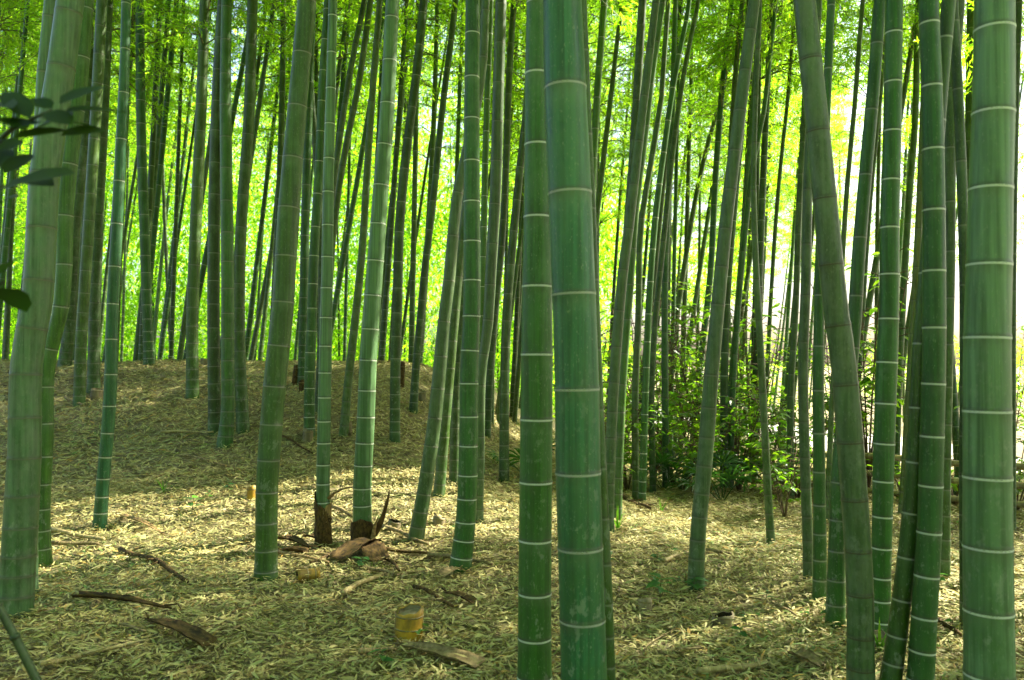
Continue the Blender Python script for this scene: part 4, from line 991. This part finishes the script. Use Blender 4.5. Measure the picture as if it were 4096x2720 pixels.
def fan_palm(label, X, Y, sc, seed, group):
    A = ground_at(X, Y); root = thing('fan_palm', label, 'palm', tuple(A), group); g = random.Random(seed); root.scale = (sc, sc, sc)
    for i in range(6):
        a = i * 1.047 + g.uniform(-.3, .3); el = g.uniform(.35, 1.2); L = g.uniform(.28, .5)
        dv = np.array([math.cos(a) * math.cos(el), math.sin(a) * math.cos(el), math.sin(el)])
        p = dv * L; st = MB(); st.tube([(0, 0, -.03), p * .5 + [0, 0, .03], p], [.008, .006, .004], 5)
        lf = obj('palm_leaf', None or st.build('petiole', [PALML]), root); lf.name = 'petiole'
        fb = MB(); side = np.cross(dv, [0, 0, 1.]); side /= np.linalg.norm(side) + 1e-9; nrm = np.cross(side, dv)
        for k in range(13):
            q = (k / 12 - .5) * 3.6; d = dv * math.cos(q) + side * math.sin(q); l = .34 * (1 - .12 * abs(q)) * g.uniform(.85, 1.1); w = .018
            s_ = np.cross(d, nrm); pts = []
            for t, ww in ((.04, .3), (.5, 1), (.8, .7), (1, .05)):
                c_ = p + d * l * t + nrm * .02 * math.sin(k * 2) - np.array([0, 0, .20 * l * t ** 3 + .12 * t * t * l]); pts += [c_ - s_ * w * ww, c_ + nrm * .006 * ww, c_ + s_ * w * ww]
            fb.add(pts, [(j * 3 + i2, j * 3 + i2 + 1, j * 3 + i2 + 4, j * 3 + i2 + 3) for j in range(3) for i2 in range(2)], 0, g.random())
        obj('palm_leaf', fb.build('palm_leaf', [PALML], False), root)
fan_palm('dark fan palm drooping against a slim bamboo', 664, 490, .85, 1, 'fan palms in the undergrowth')
fan_palm('fan palm with spread leaves left of the grey rough bamboo', 682, 491, .8, 2, 'fan palms in the undergrowth')
fan_palm('low fan palm right of the grey rough bamboo', 722, 501, .85, 3, 'fan palms in the undergrowth')
fan_palm('upright spiky fan palm beside the white ringed slim bamboo', 731, 488, 1.2, 4, 'fan palms in the undergrowth')
fan_palm('fan palm in the shade below the shoulder of the slope', 528, 478, .8, 5, 'fan palms in the undergrowth')

def seedling(label, X, Y, sc, n, seed, group=None, grass=False, name='seedling'):
    A = ground_at(X, Y); g = random.Random(seed); root = thing(name, label, 'seedling' if not grass else 'grass tuft', tuple(A), group); root.scale = (sc,) * 3
    if grass:
        for i in range(n):
            a = g.uniform(0, 6.28); l = g.uniform(.10, .22); le = g.uniform(.2, .7); mb = MB(); pts = []
            for t in (0, .35, .7, 1):
                c_ = np.array([math.cos(a) * le * l * t ** 1.6, math.sin(a) * le * l * t ** 1.6, l * (t - .25 * le * t * t) - .01]); s_ = np.array([-math.sin(a), math.cos(a), 0]) * .0075 * (1 - t ** 2 * .95); pts += [c_ - s_, c_ + s_]
            mb.add(pts, [(j * 2, j * 2 + 1, j * 2 + 3, j * 2 + 2) for j in range(3)], 0, g.random()); obj('blade', mb.build('blade', [GRASSL], False), root)
        return root
    mb = MB(); mb.tube([(0, 0, -.01), (.004, .003, .05), (.01, .0, .09)], [.0025, .002, .0012], 5); obj('stem', mb.build('stem', [TWIG]), root)
    for i in range(n):
        a = i * 2.4 + g.uniform(-.3, .3); h = .035 + .055 * i / n; fb = MB()
        leaves_into(fb, [np.array([.004, .002, h])], [np.array([math.cos(a), math.sin(a), g.uniform(-.1, .5)])], [g.uniform(.045, .075)], .55, g)
        obj('leaf', fb.build('leaf', [SEEDL], False), root)
    return root
GRASSL = leaf_mat('grass_blade', (.05, .14, .015), (.10, .20, .02), (.15, .45, .02), (.3, .6, .03), .5, .35)
seedling('green seedling growing in front of the yellow stump', *zp('B2 738 1385')[:2], .95, 5, 1)
seedling('small bluish seedling by the torn sheaths', *zp('B2 485 1070')[:2], 1.0, 6, 2)
seedling('dark seedling on the near litter before the ringed rhizome', *zp('B2 575 1520')[:2], .9, 5, 3)
seedling('leafy seedling behind the grey weathered stump', *zp('B3 680 1205')[:2], 1.4, 7, 4)
seedling('seedling at the foot of the grey rough bamboo', *zp('B3 835 1180')[:2], 1.1, 6, 5)
seedling('seedling on the sunny litter of the left patch', *zp('B1 885 800')[:2], 1.4, 6, 6)
seedling('seedling growing at the foot of the grey-green passing bamboo', *zp('B4 295 1325')[:2], 1.1, 7, 7)
seedling('grass sprout at the foot of the olive green bamboo', *zp('B3 485 885')[:2], 1.0, 7, 8, None, True, 'grass_tuft')
seedling('bright broad grass at the foot of the white ringed bright bamboo', *zp('B4 545 1345')[:2], 1.0, 9, 9, None, True, 'grass_tuft')
seedling('pale grass growing between the bright and leaning bamboo', *zp('B4 515 1440')[:2], 1.0, 7, 10, None, True, 'grass_tuft')
seedling('thin grass tuft on the litter behind the thickest deep green bamboo', *zp('B3 690 805')[:2], .9, 6, 11, None, True, 'grass_tuft')
seedling('grass tuft on the litter by the dry canes of the left patch', *zp('B1 755 710')[:2], .9, 6, 12, None, True, 'grass_tuft')
for k in range(34):
    X, Y = random.uniform(600, 1010), random.uniform(520, 670)
    if k > 25: X, Y = random.uniform(20, 520), random.uniform(480, 570)
    seedling('tiny bluish green seedling scattered on the leaf litter', X, Y, random.uniform(.45, .95), random.randint(3, 6), 40 + k, 'tiny seedlings scattered on the litter')

# ------------------------------------------------------------------ fence, path, sign by the clearing
def fence():
    A = np.array([2.9, 9.6]); B = np.array([5.2, 5.9]); n = 5
    root = thing('bamboo_fence', 'low fence of bamboo rails and posts along the bright clearing', 'fence', (A[0], A[1], H1(*A)))
    base = np.array([A[0], A[1], H1(*A)])
    for i in range(n):
        p = A + (B - A) * i / (n - 1); z = H1(*p); mb = MB(); q = np.array([p[0], p[1], z]) - base
        mb.tube([q + [0, 0, -.1], q + [0, 0, .25], q + [.005, 0, .50]], [.034, .033, .031], 10); po = obj('post', mb.build('post', [FENCEM]), root)
        tie = MB(); tie.tube([q + [0, 0, .42], q + [0, 0, .46]], [.040, .040], 10); obj('lashing', tie.build('lashing', [HOLLOW]), po)
    for j, h in enumerate((.10, .27, .44)):
        pts = []
        for i in range(9):
            p = A + (B - A) * (i / 8 * 1.06 - .03); pts.append(np.array([p[0] - .045, p[1] - .03, H1(*p) + h + .012 * math.sin(i * 1.7 + j)]) - base)
        mb = MB(); mb.tube(pts, [.028 + .003 * (i % 2) for i in range(9)], 10); obj('rail', mb.build('rail', [FENCEM]), root)
fence()
def path():
    v = []; f = []; A = np.array([2.6, 30.0]); B = np.array([8.5, 3.0]); nrm = np.array([.97, .21]); n = 40; m = 7
    for i in range(n):
        p = A + (B - A) * i / (n - 1); off = .5 + .35 * math.sin(i * .45)
        for j in range(m): q = p + nrm * (off + j * .55); v.append((q[0], q[1], H1(*q) + .012))
    for i in range(n - 1):
        for j in range(m - 1): a = i * m + j; f.append((a, a + 1, a + m + 1, a + m))
    o = obj('path', mesh('path', v, f, [PATHM])); o['kind'] = 'structure'
path()
def sign():
    x, y = (915.5 - CX) / F * 9.2, 9.2; z = H1(x, y); zt = at_depth(915, 410, y)[2]
    root = thing('sign_board', 'small white board on a thin post beside the yellowish bamboo', 'sign', (x, y, z))
    mb = MB(); mb.tube([(0, .03, -.05), (0, .03, zt - z)], [.014, .014], 8); obj('post', mb.build('post', [BARK]), root)
    v = [(sx * .03 + (.0), sy * .008, zt - z - .12 + sz * .11) for sx in (-1, 1) for sy in (-1, 1) for sz in (-1, 1)]
    f = [(0, 1, 3, 2), (4, 6, 7, 5), (0, 4, 5, 1), (2, 3, 7, 6), (0, 2, 6, 4), (1, 5, 7, 3)]
    obj('board', mesh('board', v, f, [WHITEB], False), root)
sign()

# ------------------------------------------------------------------ dark leafy branch reaching in close to the lens
def near_branch():
    D = 1.25; foot = np.array([-1.12, 1.35, H1(-1.12, 1.35)])
    root = thing('leafy_branch', 'dark leafy branch hanging in front of the waxy bamboo', 'branch', tuple(foot))
    st = MB(); w = lambda s, d=D: at_depth(*zp(s)[:2], d)
    st.tube([foot - foot - [0, 0, .05], w('T1 -220 1500') - foot, w('T1 -130 1000') - foot, w('T1 -60 700') - foot, w('T1 60 590') - foot, w('T1 240 505') - foot], [.009, .008, .006, .005, .004, .002], 6)
    st.tube([w('T1 -130 1000') - foot, w('T1 -30 880') - foot, w('T1 20 850') - foot], [.005, .004, .002], 6)
    st.tube([w('T1 -180 1400') - foot, w('T1 -40 1330') - foot, w('T1 20 1300') - foot], [.005, .004, .002], 6)
    obj('stem', st.build('stem', [DARKSTEM]), root)
    L = [('140 545', '20 425', 62), ('240 500', '165 455', 40), ('275 480', '485 400', 50), ('300 515', '580 522', 58), ('150 610', '340 530', 85), ('60 640', '310 600', 50), ('280 625', '490 600', 52),
         ('-20 540', '115 605', 66), ('-10 880', '345 800', 84), ('20 800', '150 712', 56), ('-30 790', '42 690', 60), ('-20 950', '88 902', 34), ('-50 1310', '72 1200', 120), ('5 1330', '122 1440', 66), ('40 640', '-30 660', 50), ('210 520', '330 575', 60), ('330 560', '470 620', 55), ('120 470', '230 500', 50), ('60 830', '250 860', 60), ('-20 700', '110 650', 60), ('-30 480', '60 500', 60), ('180 560', '60 590', 70)]
    g = random.Random(3)
    for i, (a, b, wd) in enumerate(L):
        A = w('T1 ' + a, D + g.uniform(-.06, .06)); B = w('T1 ' + b, D + g.uniform(-.10, .10)); l = float(np.linalg.norm(B - A)); fb = MB()
        bv, bf = ovate(wd / ZX * D / F / l * 1.9, True); bv[:, 2] += .10 * bv[:, 1] * (1 - bv[:, 1]) + .22 * bv[:, 1] ** 2
        d = (B - A) / l; up = np.array([.1, -.75, .8]); s_ = np.cross(d, up); s_ /= np.linalg.norm(s_); u = np.cross(s_, d)
        fb.add((A - foot) + l * (bv[:, :1] * s_ + bv[:, 1:2] * d + bv[:, 2:] * u), bf, 0, g.random())
        obj('leaf', fb.build('leaf', [DARKL]), root)
near_branch()
def near_stem():
    A = ground_at(*zp('B1 -30 1240')[:2]); D = A[1]
    p0 = at_depth(*zp('B1 215 1640')[:2], 1.75); 
    root = thing('green_stem', 'thin dark green stem slanting up from the near ground corner', 'stem', (p0[0], p0[1], H1(p0[0], p0[1])))
    base = np.array([p0[0], p0[1], H1(p0[0], p0[1])])
    pts = [base + [.10, 0.02, -.03], p0, at_depth(*zp('B1 165 1560')[:2], 1.75), at_depth(*zp('B1 70 1370')[:2], 1.75), at_depth(*zp('B1 -10 1225')[:2], 1.75), at_depth(*zp('B1 -200 950')[:2], 1.75)]
    pts = [np.asarray(p) - base for p in pts]
    mb = MB(); mb.tube(pts, [.010, .010, .0095, .009, .0085, .007], 8); obj('shaft', mb.build('shaft', [DARKSTEM]), root)
    for k in (3, 4):
        q = MB(); d = (pts[k + 1] - pts[k]) / np.linalg.norm(pts[k + 1] - pts[k]); q.tube([pts[k] - d * .006, pts[k], pts[k] + d * .006], [.009, .0115, .009], 8); obj('node_ring', q.build('node_ring', [DARKSTEM]), root)
near_stem()
